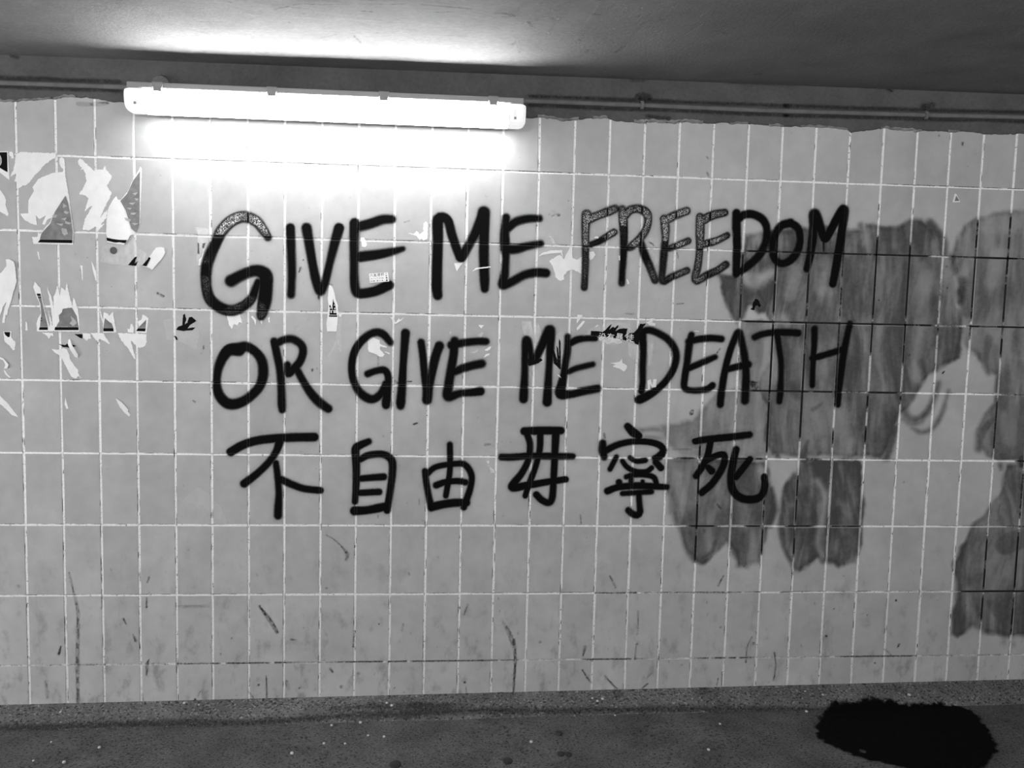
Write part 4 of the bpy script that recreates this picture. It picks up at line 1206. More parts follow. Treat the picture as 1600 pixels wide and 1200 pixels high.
# sticker with printed characters
ST = [(576.4, 427.6), (606.2, 425.5), (608.1, 439.8), (578.1, 442.0)]
sticker = tag(sheet('sticker', ST, M_PAPER, base=0.0009, jag=0), 'small white advertising sticker with printed characters inside the letter E', 'sticker')


def text(body, px, py, size_px, mat, parent, ang=0.0, dep=0.0016, name='lettering', sx=1.0, bold=0.0):
    cu = bpy.data.curves.new('t', 'FONT')
    cu.body, cu.size, cu.align_x, cu.align_y = body, 1.0, 'CENTER', 'CENTER'
    cu.offset = bold
    cu.resolution_u = 3
    to = bpy.data.objects.new('t', cu)
    C.objects.link(to)
    dg = bpy.context.evaluated_depsgraph_get()
    me = bpy.data.meshes.new_from_object(to.evaluated_get(dg))
    X, Z = on_wall(px, py)
    s = size_px * SC
    V = np.array([v.co[:] for v in me.vertices])
    fs = [list(p.vertices) for p in me.polygons]
    bpy.data.objects.remove(to)
    if not len(V): return None
    V[:, 0] -= (V[:, 0].min() + V[:, 0].max()) / 2
    V[:, 1] -= (V[:, 1].min() + V[:, 1].max()) / 2
    c, sn = math.cos(ang), math.sin(ang)
    P = np.stack([X + s * (V[:, 0] * sx * c - V[:, 1] * sn), np.full(len(V), -dep), Z + s * (V[:, 0] * sx * sn + V[:, 1] * c)], -1)
    return make(name, P, fs, mat, parent)


for ch, px, py, sz, mt in (('六', 580.5, 430.4, 5, M_PHOTO), ('友', 586.0, 429.8, 5, M_INK), ('國', 592.2, 429.3, 5, M_PHOTO_DARK), ('梅', 598.2, 428.9, 5.4, M_INK)):
    text(ch, px, py, sz, mt, sticker, 0.06, 0.0014, 'printed_character', bold=0.01)
for px, py, w, hh, mt in ((580.7, 435.7, 2.6, 1.2, M_CLOUD), (584.4, 435.2, 0.6, 1.6, M_PHOTO), (587.0, 435.3, 1.0, 1.4, M_CLOUD), (590, 434.6, 1.4, 1.4, M_CLOUD), (593.6, 434.6, 2.6, 1.2, M_CLOUD), (597.6, 434.5, 3.0, 0.9, M_PHOTO_DARK),
                          (580.6, 439.5, 2.8, 0.9, M_PHOTO_DARK), (584.4, 439.1, 2.4, 1.6, M_PHOTO_DARK), (589.9, 438.7, 2.0, 1.6, M_PHOTO_DARK), (593.6, 438.6, 1.2, 1.2, M_PHOTO), (597.5, 438.3, 2.0, 1.6, M_PHOTO),
                          (603.2, 427.6, 1.2, 1.4, M_PHOTO_DARK), (603.5, 430.9, 1.8, 1.8, M_PHOTO_DARK), (604.0, 434.2, 2.2, 1.8, M_INK), (604.4, 438.0, 2.4, 2.2, M_INK)):
    sheet('printed_mark', [(px - w / 2, py - hh / 2), (px + w / 2, py - hh / 2 - .1), (px + w / 2, py + hh / 2 - .1), (px - w / 2, py + hh / 2)], mt, sticker, base=0.0013, jag=0, thick=0.00005)
# torn whites around the letters
scrap('white torn paper with a raised corner between the words GIVE and ME', zp(B3, Z5, [(733, 343), (780, 350), (805, 322), (832, 352), (862, 330), (862, 265), (880, 245), (898, 262), (895, 385), (862, 408), (845, 385), (832, 405), (810, 370)]), jag=0.4)
scrap('pale tape scrap at a tile joint on the back of the letter E in GIVE', zp(B3, Z5, [(338, 380), (368, 378), (392, 440), (375, 460), (350, 455)]), jag=0.3)
scrap('white paper crumb below the point of the letter M', zp(B3, Z5, [(1118, 592), (1192, 590), (1165, 622), (1140, 662), (1128, 630)]), jag=0.3)
scrap('white scratch of paper across the right leg of the letter M', zp(B3, Z5, [(1268, 662), (1300, 632), (1420, 620), (1425, 628), (1320, 642), (1290, 652)]), base=0.0012, jag=0.2)
scrap('large white torn paper between the words ME and FREEDOM', zp(C3, Z5, [(1110, 572), (1160, 545), (1200, 520), (1232, 560), (1262, 500), (1288, 440), (1302, 445), (1302, 545), (1340, 565), (1384, 540), (1378, 682), (1320, 650), (1290, 642), (1258, 662), (1232, 700), (1235, 730), (1200, 740), (1165, 715), (1150, 660), (1138, 620)]), jag=0.6)
scrap('curved white paper strip above the large torn paper beside FREEDOM', zp(C3, Z5, [(1015, 540), (1050, 508), (1120, 488), (1216, 484), (1225, 550), (1205, 505), (1110, 515), (1050, 525)]), jag=0.2)
scrap('white paper piece behind the stem of the letter F', zp(C3, Z5, [(1440, 500), (1480, 495), (1496, 520), (1475, 555), (1450, 570), (1440, 540)]), jag=0.4)
scrap('white speck of paper on the crossbar of the letter F', zp(C3, Z5, [(1480, 382), (1498, 370), (1522, 372), (1518, 388)]), base=0.0012, jag=0.1)
scrap('white speck of paper left of the second letter R stem', zp(D3, Z5, [(462, 530), (472, 530), (474, 570), (464, 568)]), base=0.0012, jag=0.1)
scrap('white speck of paper below the second letter R stem', zp(D3, Z5, [(525, 725), (540, 730), (552, 765), (535, 770)]), jag=0.2)
residue('pale glue scuff on the tile left of the letter F', [(zp(C3, Z5, [(1095, 360), (1130, 350), (1165, 430), (1140, 440)]), 0.55)])
residue('pale glue patch between the letters R and E of FREEDOM', [(zp(D3, Z5, [(680, 400), (730, 375), (800, 400), (810, 560), (780, 640), (720, 560)]), 0.3)])
# the black slogan strip
RB = (910, 490)
residue('pale torn backing of the black slogan strip behind the word DEATH', [
    (zp(RB, 16, [(330, 560), (800, 600), (1130, 720), (900, 740), (600, 758), (540, 720), (420, 690)]), 0.75), (zp(RB, 16, [(0, 560), (150, 430), (340, 290), (420, 280), (480, 440), (210, 440), (200, 550)]), 0.35),
    (zp(RB, 16, [(480, 440), (560, 300), (750, 190), (1000, 190), (1220, 230), (1200, 460), (1100, 480), (1130, 380), (900, 300)]), 0.35), (zp(RB, 16, [(1130, 720), (1400, 760), (1440, 1170), (1310, 1120), (1130, 1060)]), 0.4), (zp(H4, Z5, [(1225, 300), (1300, 290), (1260, 470), (1290, 520), (1240, 480)]), 0.4)])
strip = scrap('black slogan strip torn along its foot, white characters, left of the letter D', zp(RB, 16, [(210, 435), (390, 440), (500, 460), (580, 400), (640, 335), (700, 280), (735, 270), (700, 340), (665, 405), (770, 325), (785, 350), (820, 350), (860, 310), (900, 285), (895, 330), (820, 445), (880, 410), (930, 380), (1020, 370), (1130, 375), (1100, 460), (1105, 490), (1040, 578), (1120, 560), (1150, 500), (1200, 485), (1280, 480), (1380, 380), (1440, 255), (1510, 260), (1590, 240), (1500, 370), (1440, 480), (1410, 700), (1400, 782), (1310, 750), (1290, 700), (1180, 690), (1070, 670), (1000, 655), (800, 612), (600, 585), (360, 560), (210, 545)]), M_INK, name='torn_poster', cat='poster', base=0.0009, jag=0.2)
for ch, px, py, sz, an in (('没', 941, 526, 12, -0.08), ('有', 954, 526.5, 12, -0.12), ('暴', 967.8, 526.5, 12.5, -0.12), ('徒', 984, 527.5, 13.5, -0.12)):
    text(ch, px, py, sz, M_PAPER, strip, an, 0.00125, 'printed_character', bold=0.006)
for lab, q in (('white triangular paper scrap crossing a tile joint above the word ME', [(830, 190), (968, 190), (940, 245), (870, 340), (828, 398), (815, 390)]), ('white pointed paper strip below the triangular scrap', [(975, 340), (1022, 345), (1000, 400), (940, 480), (880, 545), (818, 578), (815, 515)]), ('faint small paper dash left of the black slogan strip', [(1340, 440), (1362, 460), (1300, 497), (1268, 490)])):
    scrap(lab, zp((850, 480), 16, q), jag=0.2)
residue('pale glue area behind the letter M of the second ME', [(zp(H4, Z5, [(190, 120), (270, 110), (285, 190), (330, 120), (350, 230), (290, 360), (240, 240), (205, 230)]), 0.5), (zp(H4, Z5, [(330, 350), (390, 330), (380, 470), (330, 465)]), 0.5), (zp(H4, Z5, [(450, 280), (540, 180), (550, 330), (520, 520), (450, 480)]), 0.3)])
for lab, q in (('black spike shred between the letters M and E, tallest one', [(500, 258), (511, 290), (513, 518), (498, 515), (500, 400), (496, 290)]), ('black spike shred between the letters M and E, middle one', [(476, 318), (490, 340), (500, 420), (498, 512), (480, 490), (484, 420)]), ('black spike shred hugging the right leg of the letter M', [(445, 350), (460, 365), (480, 430), (486, 495), (455, 470)])):
    scrap(lab, zp(H4, Z5, q), M_INK, jag=0.2, base=0.0008)
scrap('black shred at the inner corner of the letter M in the second ME', zp(H4, Z5, [(218, 430), (262, 428), (300, 440), (345, 425), (362, 440), (330, 465), (250, 490)]), M_INK, jag=0.4, base=0.0008)
scrap('white paper crumb at the foot of the letter E in the second ME', zp(H4, Z5, [(478, 560), (500, 565), (518, 592), (510, 585), (495, 575)]), jag=0.2, base=0.0012)
scrap('white two-winged paper scrap between the letters E and D', zp(H4, Z5, [(925, 466), (1000, 455), (1022, 430), (1027, 466), (1066, 485), (1060, 512), (1040, 538), (1000, 510), (945, 495), (975, 475)]), jag=0.3)
scrap('white scrap like the letter N inside the foot of the letter D', zp(H4, Z5, [(1235, 612), (1262, 600), (1275, 650), (1285, 600), (1312, 600), (1306, 665), (1275, 668), (1255, 640), (1258, 688), (1238, 680)]), base=0.0012, jag=0.2)
scrap('thin white scratch above the letter E of DEATH', zp(I4, Z5, [(235, 196), (278, 198), (278, 202), (240, 202)]), jag=0.0)
scrap('white torn paper inside the letter G of the second GIVE', zp(G4, Z5, [(295, 250), (332, 245), (355, 262), (390, 272), (392, 305), (452, 330), (448, 340), (395, 325), (392, 350), (432, 392), (418, 412), (390, 412), (345, 385), (300, 372), (293, 345)]), jag=0.4)
scrap('white paper dash at the right of the torn paper inside the letter G', zp(G4, Z5, [(428, 370), (445, 370), (478, 385), (470, 392)]), jag=0.1)
scrap('white hooked tape corner above the word GIVE of the second line', zp(G4, Z5, [(480, 82), (500, 85), (525, 128), (545, 100), (555, 92), (560, 108), (595, 80), (570, 112), (520, 140), (508, 130)]), jag=0.15)
EB = 'small white paper bits around the second E'
for lab, q in (('white paper bit above the letter E of the second GIVE', [(1212, 148), (1262, 148), (1250, 160), (1236, 178)]), ('pale paper bit on the top bar of the letter E of the second GIVE', [(1205, 235), (1240, 205), (1258, 215), (1235, 250)]), ('upper white dash right of the letter E of the second GIVE', [(1265, 358), (1300, 330), (1322, 328), (1310, 352), (1285, 365)]), ('lower white dash right of the letter E of the second GIVE', [(1255, 420), (1275, 390), (1312, 383), (1300, 402)]), ('pale paper bit between the bars of the letter E of the second GIVE', [(1140, 375), (1180, 370), (1205, 345), (1208, 368), (1180, 385)]), ('pale paper bit right of the letter I of the second GIVE', [(968, 212), (982, 198), (990, 215), (975, 225)])):
    scrap(lab, zp(G4, Z5, q), M_PAPER if 'white' in lab else M_PAPER_GREY, EB, base=0.0012, jag=0.25)
scrap('white paper wedge at a tile joint above the letter D of DEATH', zp(D3, Z5, [(690, 1085), (765, 1052), (740, 1085), (768, 1095), (765, 1115), (720, 1112)]), jag=0.3)
o = scrap('tiny triangular sticker with a dark face high on the right tiles', zp((1300, 300), Z5, [(1022, 14), (1036, 16), (1068, 84), (1003, 86)]), name='sticker', cat='sticker', jag=0)
printed(o, 'printed_face', zp((1300, 300), Z5, [(1034, 30), (1060, 74), (1020, 76)]), M_PHOTO, base=0.0009)
scrap('black crumpled shred on the grey smear below the letter D of FREEDOM', zp(E3, Z5, [(405, 925), (430, 888), (450, 895), (475, 945), (462, 962), (440, 945), (425, 955), (420, 985), (385, 978), (402, 965)]), M_INK, jag=0.4)
scrap('grey tape stub above the character 死', zp(L6, 5, [(912, 156), (950, 156), (955, 215), (910, 230)]), M_PHOTO, jag=0.3, base=0.0008)
residue('pale glue squiggle left of the character 毋', [(zp(K6, Z5, [(742, 430), (768, 422), (778, 440), (765, 455), (790, 490), (815, 515), (825, 530), (790, 525), (770, 480), (758, 450)]), 0.8)])
residue('pale glue trace below the notice remnant', [(zp(F4, Z5, [(1205, 60), (1245, 70), (1242, 370), (1225, 360), (1205, 300), (1150, 410), (1135, 405), (1190, 280)]), 0.28), (zp(F4, Z5, [(950, 60), (985, 60), (890, 190), (860, 205)]), 0.2)])
residue('faint scraped glue marks left of the character 不', [([(283, 785), (310, 760), (345, 790), (356, 818), (345, 818), (320, 790), (312, 790), (322, 805), (300, 785)], 0.16)])


# ------------------------------------------------------------------ dirt, cracks, painted shade
def marks(name, strokes, mat, mapper, parent, lift_axis, lift, k=1.0, soft=0.003, cell=0.003, rough=0.006, gap=0.6):
    """many small marks as one film mesh; strokes in px: ([(x, y, w)...], strength)"""
    V, F, A = [], [], []
    for pts, st in strokes:
        P = []
        for x, y, w in pts:
            p = mapper(x, y)
            P.append((p[0], p[1], w * SC))
        s = spline(P, 0.008)
        a0 = (s[:, :2] - s[:, 2:3] / 2).min(0) - 0.006
        a1 = (s[:, :2] + s[:, 2:3] / 2).max(0) + 0.006
        nx, nz = max(3, int((a1[0] - a0[0]) / cell)), max(3, int((a1[1] - a0[1]) / cell))
        X, Z = np.meshgrid(np.linspace(a0[0], a1[0], nx), np.linspace(a0[1], a1[1], nz), indexing='ij')
        n = fbm(X * 90, Z * 60, 3)
        D = stroke_dist(X, Z, [s]) + (n - 0.5) * rough
        al = (sstep(soft, -soft, D) * st * (1 - gap + gap * 1.5 * sstep(0.35, 0.65, n))).reshape(-1)
        i = np.arange(nx * nz).reshape(nx, nz)
        q = np.stack([i[:-1, :-1], i[1:, :-1], i[1:, 1:], i[:-1, 1:]], -1).reshape(-1, 4)
        q = q[al[q].max(1) > 0.03]
        if not len(q): continue
        used = np.unique(q)
        re = np.full(nx * nz, -1)
        re[used] = np.arange(len(used)) + len(V)
        for x, z in zip(X.reshape(-1)[used], Z.reshape(-1)[used]): V.append(lift_axis(x, z, lift))
        F += re[q].tolist()
        A += np.clip(al[used], 0, 1).tolist()
    return tag(make(name, V, F, mat, parent, {'alpha': A, 'glint': np.zeros(len(A))}), kind='stuff')


DM = [([(108, 895, 3), (114, 920, 3), (121, 950, 5), (122, 975, 5), (121, 1030, 6), (122, 1100, 5)], .42), ([(405, 947, 3), (415, 960, 5), (425, 974, 6), (433, 988, 5)], .7), ([(455, 999, 3), (463, 1000, 2)], .5), ([(416, 1056, 1.5), (417, 1093, 2.5)], .8), ([(803, 1000, 5), (805, 1035, 5), (802, 1082, 3)], .55), ([(786, 972, 3), (796, 990, 8), (802, 1010, 6)], .3),
      ([(510, 836, 1.5), (522, 843, 2), (532, 852, 2), (543, 866, 6), (540, 875, 3)], .45), ([(945, 1056, 2), (955, 1067, 3), (967, 1079, 2)], .6), ([(910, 1047, 3), (917, 1058, 3), (924, 1067, 2)], .55), ([(1004, 1075, 3), (1012, 1068, 3)], .6), ([(1010, 1060, 2), (1018, 1052, 2)], .4), ([(997, 955, 2), (997, 985, 2)], .5), ([(995, 1007, 4)], .6), ([(994, 1008, 1.5), (992, 1030, 3)], .5), ([(914, 1011, 5), (911, 1025, 3)], .55), ([(844, 1003, 4)], .7),
      ([(1291, 994, 4)], .9), ([(1400, 938, 4)], .9), ([(1405, 1007, 4), (1402, 1012, 2)], .8), ([(1367, 1036, 3)], .7), ([(1303, 951, 2.5)], .7), ([(1355, 961, 2)], .8), ([(1383, 1015, 2), (1393, 1024, 2)], .5), ([(1177, 1005, 4)], .8), ([(1126, 980, 3)], .7), ([(1122, 1060, 2), (1120, 1070, 2)], .6), ([(1128, 1050, 1.5), (1127, 1065, 1.5)], .4), ([(1175, 995, 2), (1168, 1010, 2), (1165, 1035, 3)], .45), ([(1210, 1020, 3), (1212, 1040, 2), (1209, 1062, 3)], .6), ([(953, 900, 3), (962, 918, 3)], .4), ([(1130, 900, 3), (1122, 915, 3)], .5), ([(1318, 900, 2)], .6),
      ([(92, 1022, 4), (95, 1010, 3)], .7), ([(193, 967, 3), (197, 975, 2)], .7), ([(212, 1001, 4), (208, 992, 2)], .8), ([(229, 935, 2), (229, 949, 3)], .7), ([(233, 1030, 2), (230, 1037, 5), (229, 1055, 2)], .5), ([(72, 1065, 6), (74, 1090, 4)], .25), ([(222, 1085, 3), (225, 1098, 3)], .4), ([(305, 1093, 4), (306, 1097, 3)], .8), ([(313, 1080, 2), (309, 1088, 2)], .4), ([(388, 1080, 2), (397, 1092, 2)], .5), ([(29, 916, 4)], .5), ([(233, 902, 3), (230, 910, 2)], .5), ([(345, 1022, 2)], .7), ([(276, 1022, 2)], .8), ([(258, 1038, 2.5)], .9), ([(280, 948, 5), (325, 947, 5)], .2),
      ([(510, 919, 3)], .7), ([(592, 975, 2.5)], .8), ([(554, 985, 2), (552, 1010, 3)], .5), ([(725, 960, 2), (731, 945, 3)], .5), ([(726, 1066, 4)], .7), ([(728, 1075, 2), (729, 1083, 2)], .4), ([(630, 975, 3), (628, 985, 3)], .3), ([(516, 1045, 4), (520, 1050, 4)], .4), ([(533, 1073, 6)], .35), ([(468, 1075, 3)], .7), ([(404, 1070, 4)], .5), ([(448, 1065, 6), (450, 1075, 6)], .3), ([(560, 1052, 6)], .3),
      ([(858, 335, 2)], .5), ([(866, 330, 2)], .5), ([(862, 338, 2), (870, 334, 2)], .4), ([(873, 336, 5)], .55), ([(888, 314, 2)], .6), ([(835, 461, 2)], .9), ([(891, 399, 2.5)], 1), ([(652, 661, 3), (646, 663, 3)], .7), ([(759, 695, 3), (766, 694, 2)], .7), ([(944, 678, 3), (945, 684, 2)], .8), ([(786, 806, 3)], .7), ([(907, 805, 2), (908, 818, 2)], .5), ([(636, 480 + 306, 2)], .3), ([(655, 780, 1.5), (655, 788, 1.5)], .5), ([(1082, 642, 5), (1080, 646, 7)], .5), ([(1176, 600, 10), (1180, 605, 10)], .6), ([(1172, 596, 3), (1182, 598, 3)], .6), ([(1125, 545, 2), (1120, 552, 2)], .7), ([(302, 626, 2), (305, 628, 2)], .7), ([(318, 540, 1.5), (318, 545, 2)], .7), ([(314, 552, 1.5)], .6), ([(488, 578, 5)], .5), ([(495, 576, 2)], .6), ([(637, 596, 2), (643, 596, 2)], .8), ([(617, 595, 2), (622, 599, 2)], .7), ([(246, 458, 3), (256, 463, 3)], .7), ([(470, 418, 3), (467, 425, 2)], .8), ([(474, 406, 2)], .8), ([(500, 441, 1.5), (520, 445, 1.5)], .4), ([(640, 345, 1), (632, 347, 1.5)], .5), ([(1475, 581, 3), (1473, 583, 3)], .9), ([(1373, 469, 2)], .9), ([(1480, 450, 2)], .9), ([(1421, 555, 2)], .8), ([(1504, 224, 4), (1504, 227, 2)], .9), ([(1538, 225, 1.5), (1537, 235, 1.5)], .8), ([(1412, 753, 3)], .6), ([(1104, 245, 1.5), (1107, 248, 1.5)], .6), ([(1105, 270, 2), (1107, 275, 2)], .7), ([(1121, 788, 3), (1126, 794, 2)], .6), ([(1467, 212, 3)], .5), ([(122, 162, 5), (142, 163, 5), (168, 161, 5)], .35), ([(1015, 378, 1.5), (1022, 384, 1.5)], .7), ([(1058, 395, 1.5), (1060, 404, 1)], .6), ([(1058, 475, 2), (1068, 474, 2)], .4), ([(978, 490, 2), (990, 491, 2)], .4), ([(1038, 702, 1), (1080, 702, 1)], .5), ([(591, 552, 0.8), (591, 570, 0.8)], .7)]
rr = random.Random(5)
for _ in range(110):      # flung specks, thicker towards the floor
    y = 1095 - abs(rr.gauss(0, 1)) * 130
    x = rr.uniform(0, 1600)
    L = rr.uniform(0, 4)
    DM.append(([(x, y, rr.uniform(1, 2.0)), (x + rr.uniform(-2, 2), y + L, rr.uniform(1, 1.8))], rr.uniform(.2, .5)))
for _ in range(60):
    DM.append(([(rr.uniform(0, 1600), rr.uniform(210, 900), rr.uniform(1, 1.8))], rr.uniform(.3, .6)))
marks('dirt_mark', [(p, s) for p, s in DM], M_DIRT_SHADE, on_wall, wall, lambda x, z, l: (x, -l, z), 0.00035, cell=0.0022, soft=0.0022)


# tile-edge shade painted along the joint tops, dirt over whole joints near the floor
V, F, A = [], [], []


def shade_grime(x0, x1, za, zb, k, thr, sd):
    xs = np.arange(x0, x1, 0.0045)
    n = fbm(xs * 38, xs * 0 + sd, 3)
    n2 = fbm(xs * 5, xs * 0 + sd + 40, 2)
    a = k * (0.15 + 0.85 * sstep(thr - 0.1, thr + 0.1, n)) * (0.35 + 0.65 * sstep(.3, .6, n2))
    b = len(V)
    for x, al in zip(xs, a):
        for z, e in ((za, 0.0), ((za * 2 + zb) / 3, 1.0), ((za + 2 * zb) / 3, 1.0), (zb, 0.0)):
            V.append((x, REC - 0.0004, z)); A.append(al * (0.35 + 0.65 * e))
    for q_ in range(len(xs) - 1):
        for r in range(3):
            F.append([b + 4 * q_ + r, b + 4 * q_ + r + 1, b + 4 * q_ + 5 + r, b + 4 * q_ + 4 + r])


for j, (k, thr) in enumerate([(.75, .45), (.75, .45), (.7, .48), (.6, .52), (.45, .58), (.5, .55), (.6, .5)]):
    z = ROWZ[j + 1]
    shade_grime(-0.8, 2.75, z + 0.0008, z + JH / 2, k, thr, j * 7.0)
shade_grime(1.15, 2.75, ROWZ[7] - JH / 2, ROWZ[7] + JH / 2, .6, .45, 71.0)
shade_grime(-0.8, 2.75, ROWZ[8] - JH / 2, ROWZ[8] + JH / 2, .72, .30, 83.0)
tag(make('joint_shade_grime', V, F, M_DIRT_SHADE, wall, {'alpha': A, 'glint': np.zeros(len(A))}), kind='stuff')
VM = []
for i_ in range(-7, 24):
    for _ in range(26):
        zz = rr.choice([rr.uniform(0.1, 2.0), rr.uniform(0.05, 0.9)])
        VM.append((COLX[i_] + rr.choice([-1, -1, 1]) * JV / 2 * rr.uniform(.5, 1.0), zz, rr.uniform(0.0007, 0.0016), rr.uniform(0.002, 0.03), rr.uniform(.3, .8)))
V, F, A = [], [], []
for x, z, w, L, a in VM:
    b = len(V)
    for zz, e in ((z - L, 0.0), (z - L * .6, a), (z, a), (z + L * .4, 0.0)):
        V += [(x - w, REC - 0.0005, zz), (x + w, REC - 0.0005, zz)]
        A += [e, e]
    for r in range(3): F.append([b + 2 * r, b + 2 * r + 1, b + 2 * r + 3, b + 2 * r + 2])
tag(make('joint_stain', V, F, M_DIRT_SHADE, wall, {'alpha': A, 'glint': np.zeros(len(A))}), kind='stuff')


def ceil_xy(x, y):
    p = on_ceiling(x, y)
    return p[0], p[1]


CR = [([(430, 12, 2), (470, 4, 2), (500, 5, 2), (560, 4, 3), (632, 4, 2)], .9), ([(660, 5, 2), (720, 10, 2), (735, 12, 2)], .8), ([(680, 17, 2), (708, 16, 2)], .6), ([(775, 18, 3), (790, 19, 4), (803, 22, 4)], .95), ([(785, 24, 2), (798, 24, 3)], .7), ([(410, 8, 2), (450, 9, 2)], .6), ([(456, 9, 3), (482, 11, 2)], .7), ([(490, 9, 2), (495, 9, 2)], .8), ([(564, 15, 3), (572, 15, 3)], .8), ([(580, 16, 5)], .9), ([(452, 33, 5)], .4), ([(498, 58, 1.5), (525, 52, 1.5)], .5), ([(552, 53, 1.5), (564, 65, 2)], .6), ([(539, 60, 2)], .6), ([(545, 83, 2)], .5), ([(710, 66, 3)], .7), ([(742, 74, 2)], .6), ([(696, 79, 2)], .6), ([(585, 50, 2), (590, 49, 2)], .5), ([(395, 58, 3)], .6), ([(308, 32, 2), (345, 32, 2)], .5), ([(230, 15, 2)], .6), ([(198, 22, 2)], .6), ([(290, 9, 2)], .5), ([(100, 37, 3)], .5), ([(161, 38, 3)], .5), ([(360, 1, 4)], .6), ([(312, 47, 1.5), (325, 50, 1.5)], .4),
      ([(800, 21, 3), (806, 23, 2)], .8), ([(927, 20, 3), (938, 21, 3)], .9), ([(862, 25, 2), (866, 28, 3)], .8), ([(825, 31, 3), (832, 40, 2)], .6), ([(905, 59, 3), (908, 62, 2)], .7), ([(868, 53, 1.5), (895, 54, 1.5)], .5), ([(1033, 28, 3), (1037, 28, 3)], .7), ([(1113, 45, 2), (1135, 50, 2)], .5), ([(960, 81, 2), (975, 70, 2)], .5), ([(916, 80, 2), (920, 75, 2)], .5), ([(800, 68, 3), (808, 62, 2)], .5), ([(828, 93, 3)], .6), ([(1180, 115, 4), (1190, 113, 3)], .6), ([(1100, 68, 1.5), (1118, 68, 1.5)], .4), ([(1560, 62, 3)], .4), ([(470, 20, 1.5), (480, 19, 1.5)], .4), ([(532, 19, 1.5), (540, 19, 1.5)], .5)]
marks('crack', CR, M_CRACK, ceil_xy, ceiling, lambda x, y, l: (x, y, ceil_z(x) - l), 0.0035, cell=0.004, soft=0.004)
RG = [([(937, 0, 3), (930, 12, 4), (920, 28, 3), (902, 53, 2)], .5), ([(925, 28, 2), (908, 55, 2)], .4), ([(872, 26, 3), (862, 42, 2), (855, 52, 3)], .6), ([(843, 28, 3), (848, 24, 2), (862, 25, 2)], .6), ([(1112, 10, 2), (1080, 35, 2), (1050, 55, 2)], .35), ([(1120, 15, 2), (1090, 40, 2), (1062, 58, 2)], .3), ([(187, 0, 2), (190, 11, 2)], .6), ([(116, 18, 2), (120, 34, 2)], .5), ([(384, 18, 6), (400, 24, 4)], .6), ([(440, 25, 2), (520, 28, 3), (610, 32, 2)], .5), ([(660, 52, 2), (730, 54, 2)], .5), ([(1003, 8, 2), (998, 25, 2)], .35), ([(808, 62, 3), (812, 80, 2)], .5), ([(818, 5, 2), (808, 15, 2)], .4), ([(982, 60, 2), (1005, 33, 2)], .3), ([(960, 80, 1.5), (980, 66, 1.5)], .4)]
marks('plaster_ridge', RG, M_RIDGE, ceil_xy, ceiling, lambda x, y, l: (x, y, ceil_z(x) - l), 0.0036, cell=0.004, soft=0.004)
BM = [([(1130, 129, 3), (1160, 131, 3), (1240, 135, 2)], .35), ([(985, 126, 3), (1005, 127, 3)], .5), ([(1388, 140, 3), (1392, 143, 2)], .5)]


GP = []  # dark strips painting the conduit's shade above and below it
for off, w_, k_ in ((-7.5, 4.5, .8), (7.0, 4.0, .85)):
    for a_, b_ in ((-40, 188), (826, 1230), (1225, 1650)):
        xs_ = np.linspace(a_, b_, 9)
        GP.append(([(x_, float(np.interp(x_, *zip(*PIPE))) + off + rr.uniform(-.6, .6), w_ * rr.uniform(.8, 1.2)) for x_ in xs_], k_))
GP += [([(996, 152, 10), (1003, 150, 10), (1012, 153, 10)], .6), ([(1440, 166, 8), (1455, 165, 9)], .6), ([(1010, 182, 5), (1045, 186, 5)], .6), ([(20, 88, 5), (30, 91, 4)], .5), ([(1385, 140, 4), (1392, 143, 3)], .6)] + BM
marks('shade_grime_line', GP, M_DIRT_SHADE, on_wall, band, lambda x, z, l: (x, -l, z), 0.0085, cell=0.0026, soft=0.005, rough=0.004, gap=0.35)


# ------------------------------------------------------------------ floor: damp patch, gum, chips
PUD = [(1286, 1112), (1294, 1106), (1310, 1104), (1360, 1101), (1420, 1104), (1470, 1102), (1500, 1105), (1518, 1110), (1527, 1118), (1534, 1130), (1545, 1142), (1548, 1152), (1558, 1162), (1560, 1172), (1550, 1180), (1547, 1192), (1535, 1204), (1500, 1212), (1430, 1206), (1395, 1197), (1360, 1190), (1335, 1181), (1318, 1175), (1308, 1170), (1296, 1164), (1279, 1155), (1278, 1145), (1275, 1135), (1282, 1125)]


def ground(px, py):
    """kerb or floor point under a pixel"""
    p = on_floor(px, py)
    return p[0], p[1]


GROUND_TREES = [(BVHTree.FromPolygons([v.co for v in o_.data.vertices], [p.vertices for p in o_.data.polygons]), Vector(o_.location)) for o_ in (floor, kerb)]


def kerb_top(X, Y):
    out = np.empty(X.size)
    for n_, (x_, y_) in enumerate(zip(X.reshape(-1), Y.reshape(-1))):
        zz = [-1.0]
        for tree, off in GROUND_TREES:
            r_ = tree.ray_cast(Vector((x_, y_, 0.6)) - off, Vector((0, 0, -1)))
            if r_[0] is not None: zz.append(r_[0].z + off.z)
        out[n_] = max(zz)
    return out.reshape(X.shape)


def kerb_lift(x, y, l):
    return (x, y, kerb_top(np.array([x]), np.array([y]))[0] + l)


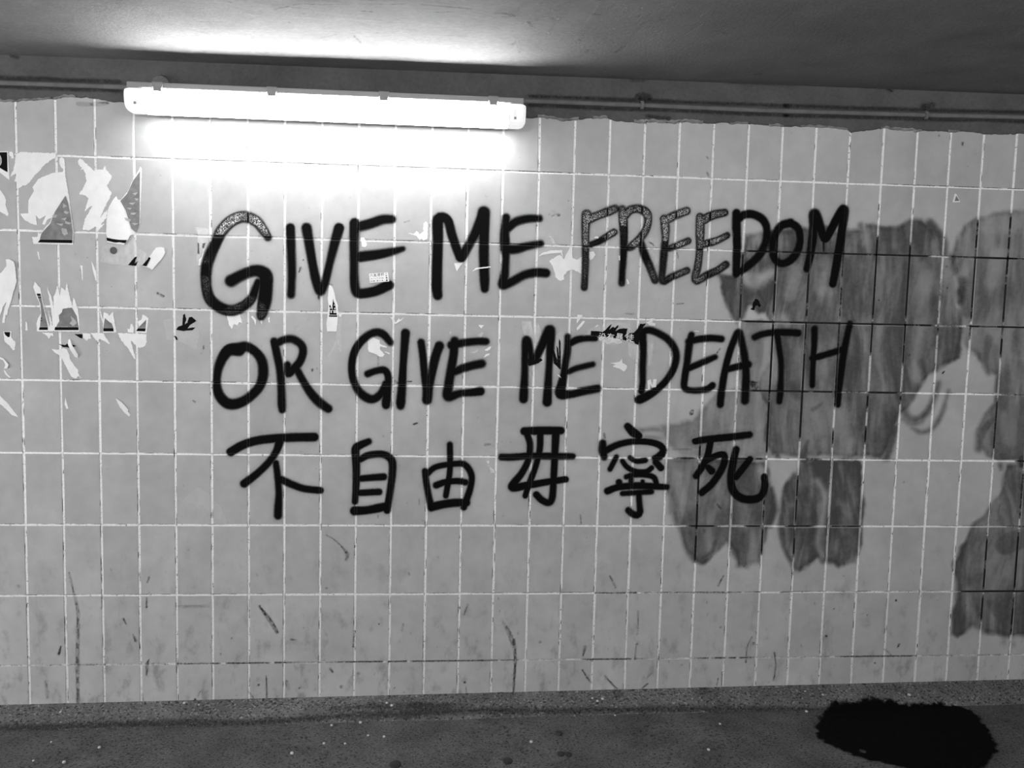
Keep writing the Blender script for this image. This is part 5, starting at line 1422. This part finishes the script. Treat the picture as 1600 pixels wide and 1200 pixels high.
GL = [([(-20, 1143, 9), (120, 1139, 8), (250, 1135, 9), (400, 1132, 7), (520, 1127, 6), (640, 1123, 8), (760, 1119, 7), (880, 1117, 6), (1000, 1114, 6), (1130, 1112, 6), (1290, 1109, 5)], .75),
      ([(520, 1122, 8), (600, 1119, 10), (700, 1118, 8)], .5), ([(640, 1117, 6), (720, 1116, 6)], .4), ([(960, 1090, 10), (965, 1105, 12)], .4), ([(1090, 1088, 14), (1100, 1100, 14)], .3), ([(780, 1095, 8), (782, 1105, 10)], .35), ([(875, 1098, 9), (876, 1106, 8)], .4)]
for a_ in range(0, 1600, 46):
    yy = 1107 - a_ * 0.0245
    GL.append(([(a_ + 4, yy, 2.5), (a_ + 20, yy - .4, 2.5 + rr.random() * 1.5), (a_ + 42, yy - 1, 2)], .8))
marks('shade_grime_line', GL, M_DIRT_SHADE, ground, kerb, kerb_lift, 0.0035, cell=0.004, soft=0.008, rough=0.016, gap=0.3)  # dark line painted for the kerb-foot shadow, with dirt along the kerb
WPP = [ground(*p) for p in PUD]
pp = np.array(WPP)
x0, y0 = pp.min(0) - 0.03
x1, y1 = pp.max(0) + 0.03
y1 = min(y1, -0.03)
X, Y = np.meshgrid(np.linspace(x0, x1, 260), np.linspace(y0, y1, 200), indexing='ij')
d = poly_sdf(X, Y, WPP) + (fbm(X * 45, Y * 45, 4) - 0.5) * 0.03
al = sstep(0.006, -0.008, d) * 0.97
isl = np.hypot((X - ground(1348, 1175)[0]) / 0.010, (Y - ground(1348, 1175)[1]) / 0.014)
al = al * (1 - 0.9 * (isl < 1))
Zg = kerb_top(X, Y) + 0.0035
i = np.arange(X.size).reshape(X.shape)
q = np.stack([i[:-1, :-1], i[1:, :-1], i[1:, 1:], i[:-1, 1:]], -1).reshape(-1, 4)
q = q[al.reshape(-1)[q].max(1) > 0.03]
used = np.unique(q)
re = np.full(X.size, -1)
re[used] = np.arange(len(used))
tag(make('damp_patch', np.stack([X, Y, Zg], -1).reshape(-1, 3)[used], re[q], M_WET, None, {'alpha': al.reshape(-1)[used], 'glint': np.zeros(len(used))}),
    'large black damp patch on the dark floor at the right, against the kerb', 'puddle')


def blob(name, px, py, w, hgt, mat, label, cat, group, zh=0.004):
    p = on_floor(px, py)
    bm = bmesh.new()
    bmesh.ops.create_icosphere(bm, subdivisions=2, radius=1)
    for v in bm.verts:
        n = 1 + 0.2 * (vnoise(np.array([v.co.x * 2 + px]), np.array([v.co.y * 2 + py]))[0] - 0.5)
        v.co = (p[0] + v.co.x * w * n, p[1] + v.co.y * hgt * n, kerb_top(np.array([p[0]]), np.array([p[1]]))[0] + 0.001 + v.co.z * zh)
    return tag(from_bm(name, bm, mat, smooth=True), label, cat, group)


for px, py, w, lab in ((618, 1195, 0.017, 'round dark gum spot on the floor near the middle, by the lower frame edge'), (793, 1189, 0.015, 'oval dark gum spot on the floor, alone left of the gum pair'), (876, 1178, 0.012, 'left dark gum spot of a touching pair on the floor'), (888, 1179, 0.011, 'right dark gum spot of a touching pair on the floor'), (873, 1146, 0.012, 'dark gum spot on the floor behind the touching pair')):
    blob('gum_spot', px, py, w, w * 1.5, M_GUM, lab, 'gum', 'trodden gum spots on the floor')
chips = [(93, 1108), (95, 1130), (155, 1168), (100, 1192), (52, 1190), (518, 1134), (563, 1130), (961, 1119), (1125, 1132), (1107, 1172), (456, 1178), (539, 1163), (506, 1162), (288, 1120), (311, 1121), (726, 1104), (604, 1116), (612, 1118), (925, 1108), (933, 1110), (941, 1108), (1257, 1098), (1285, 1100), (1260, 1113), (1420, 1098), (575, 1150), (600, 1152), (830, 1160), (80, 1161)]
bm = bmesh.new()
for k, (px, py) in enumerate(chips):
    p = on_floor(px, py)
    zz = kerb_top(np.array([p[0]]), np.array([p[1]]))[0]
    s = 0.0035 + 0.003 * ((k * 37) % 7) / 7
    r = bmesh.ops.create_icosphere(bm, subdivisions=1, radius=1)
    for v in r['verts']:
        v.co = (p[0] + v.co.x * s, p[1] + v.co.y * s * 1.4, zz + 0.002 + v.co.z * s * 0.6)
tag(from_bm('plaster_chip', bm, M_CHIP), 'pale specks of plaster strewn along the kerb and floor', 'debris', kind='stuff')
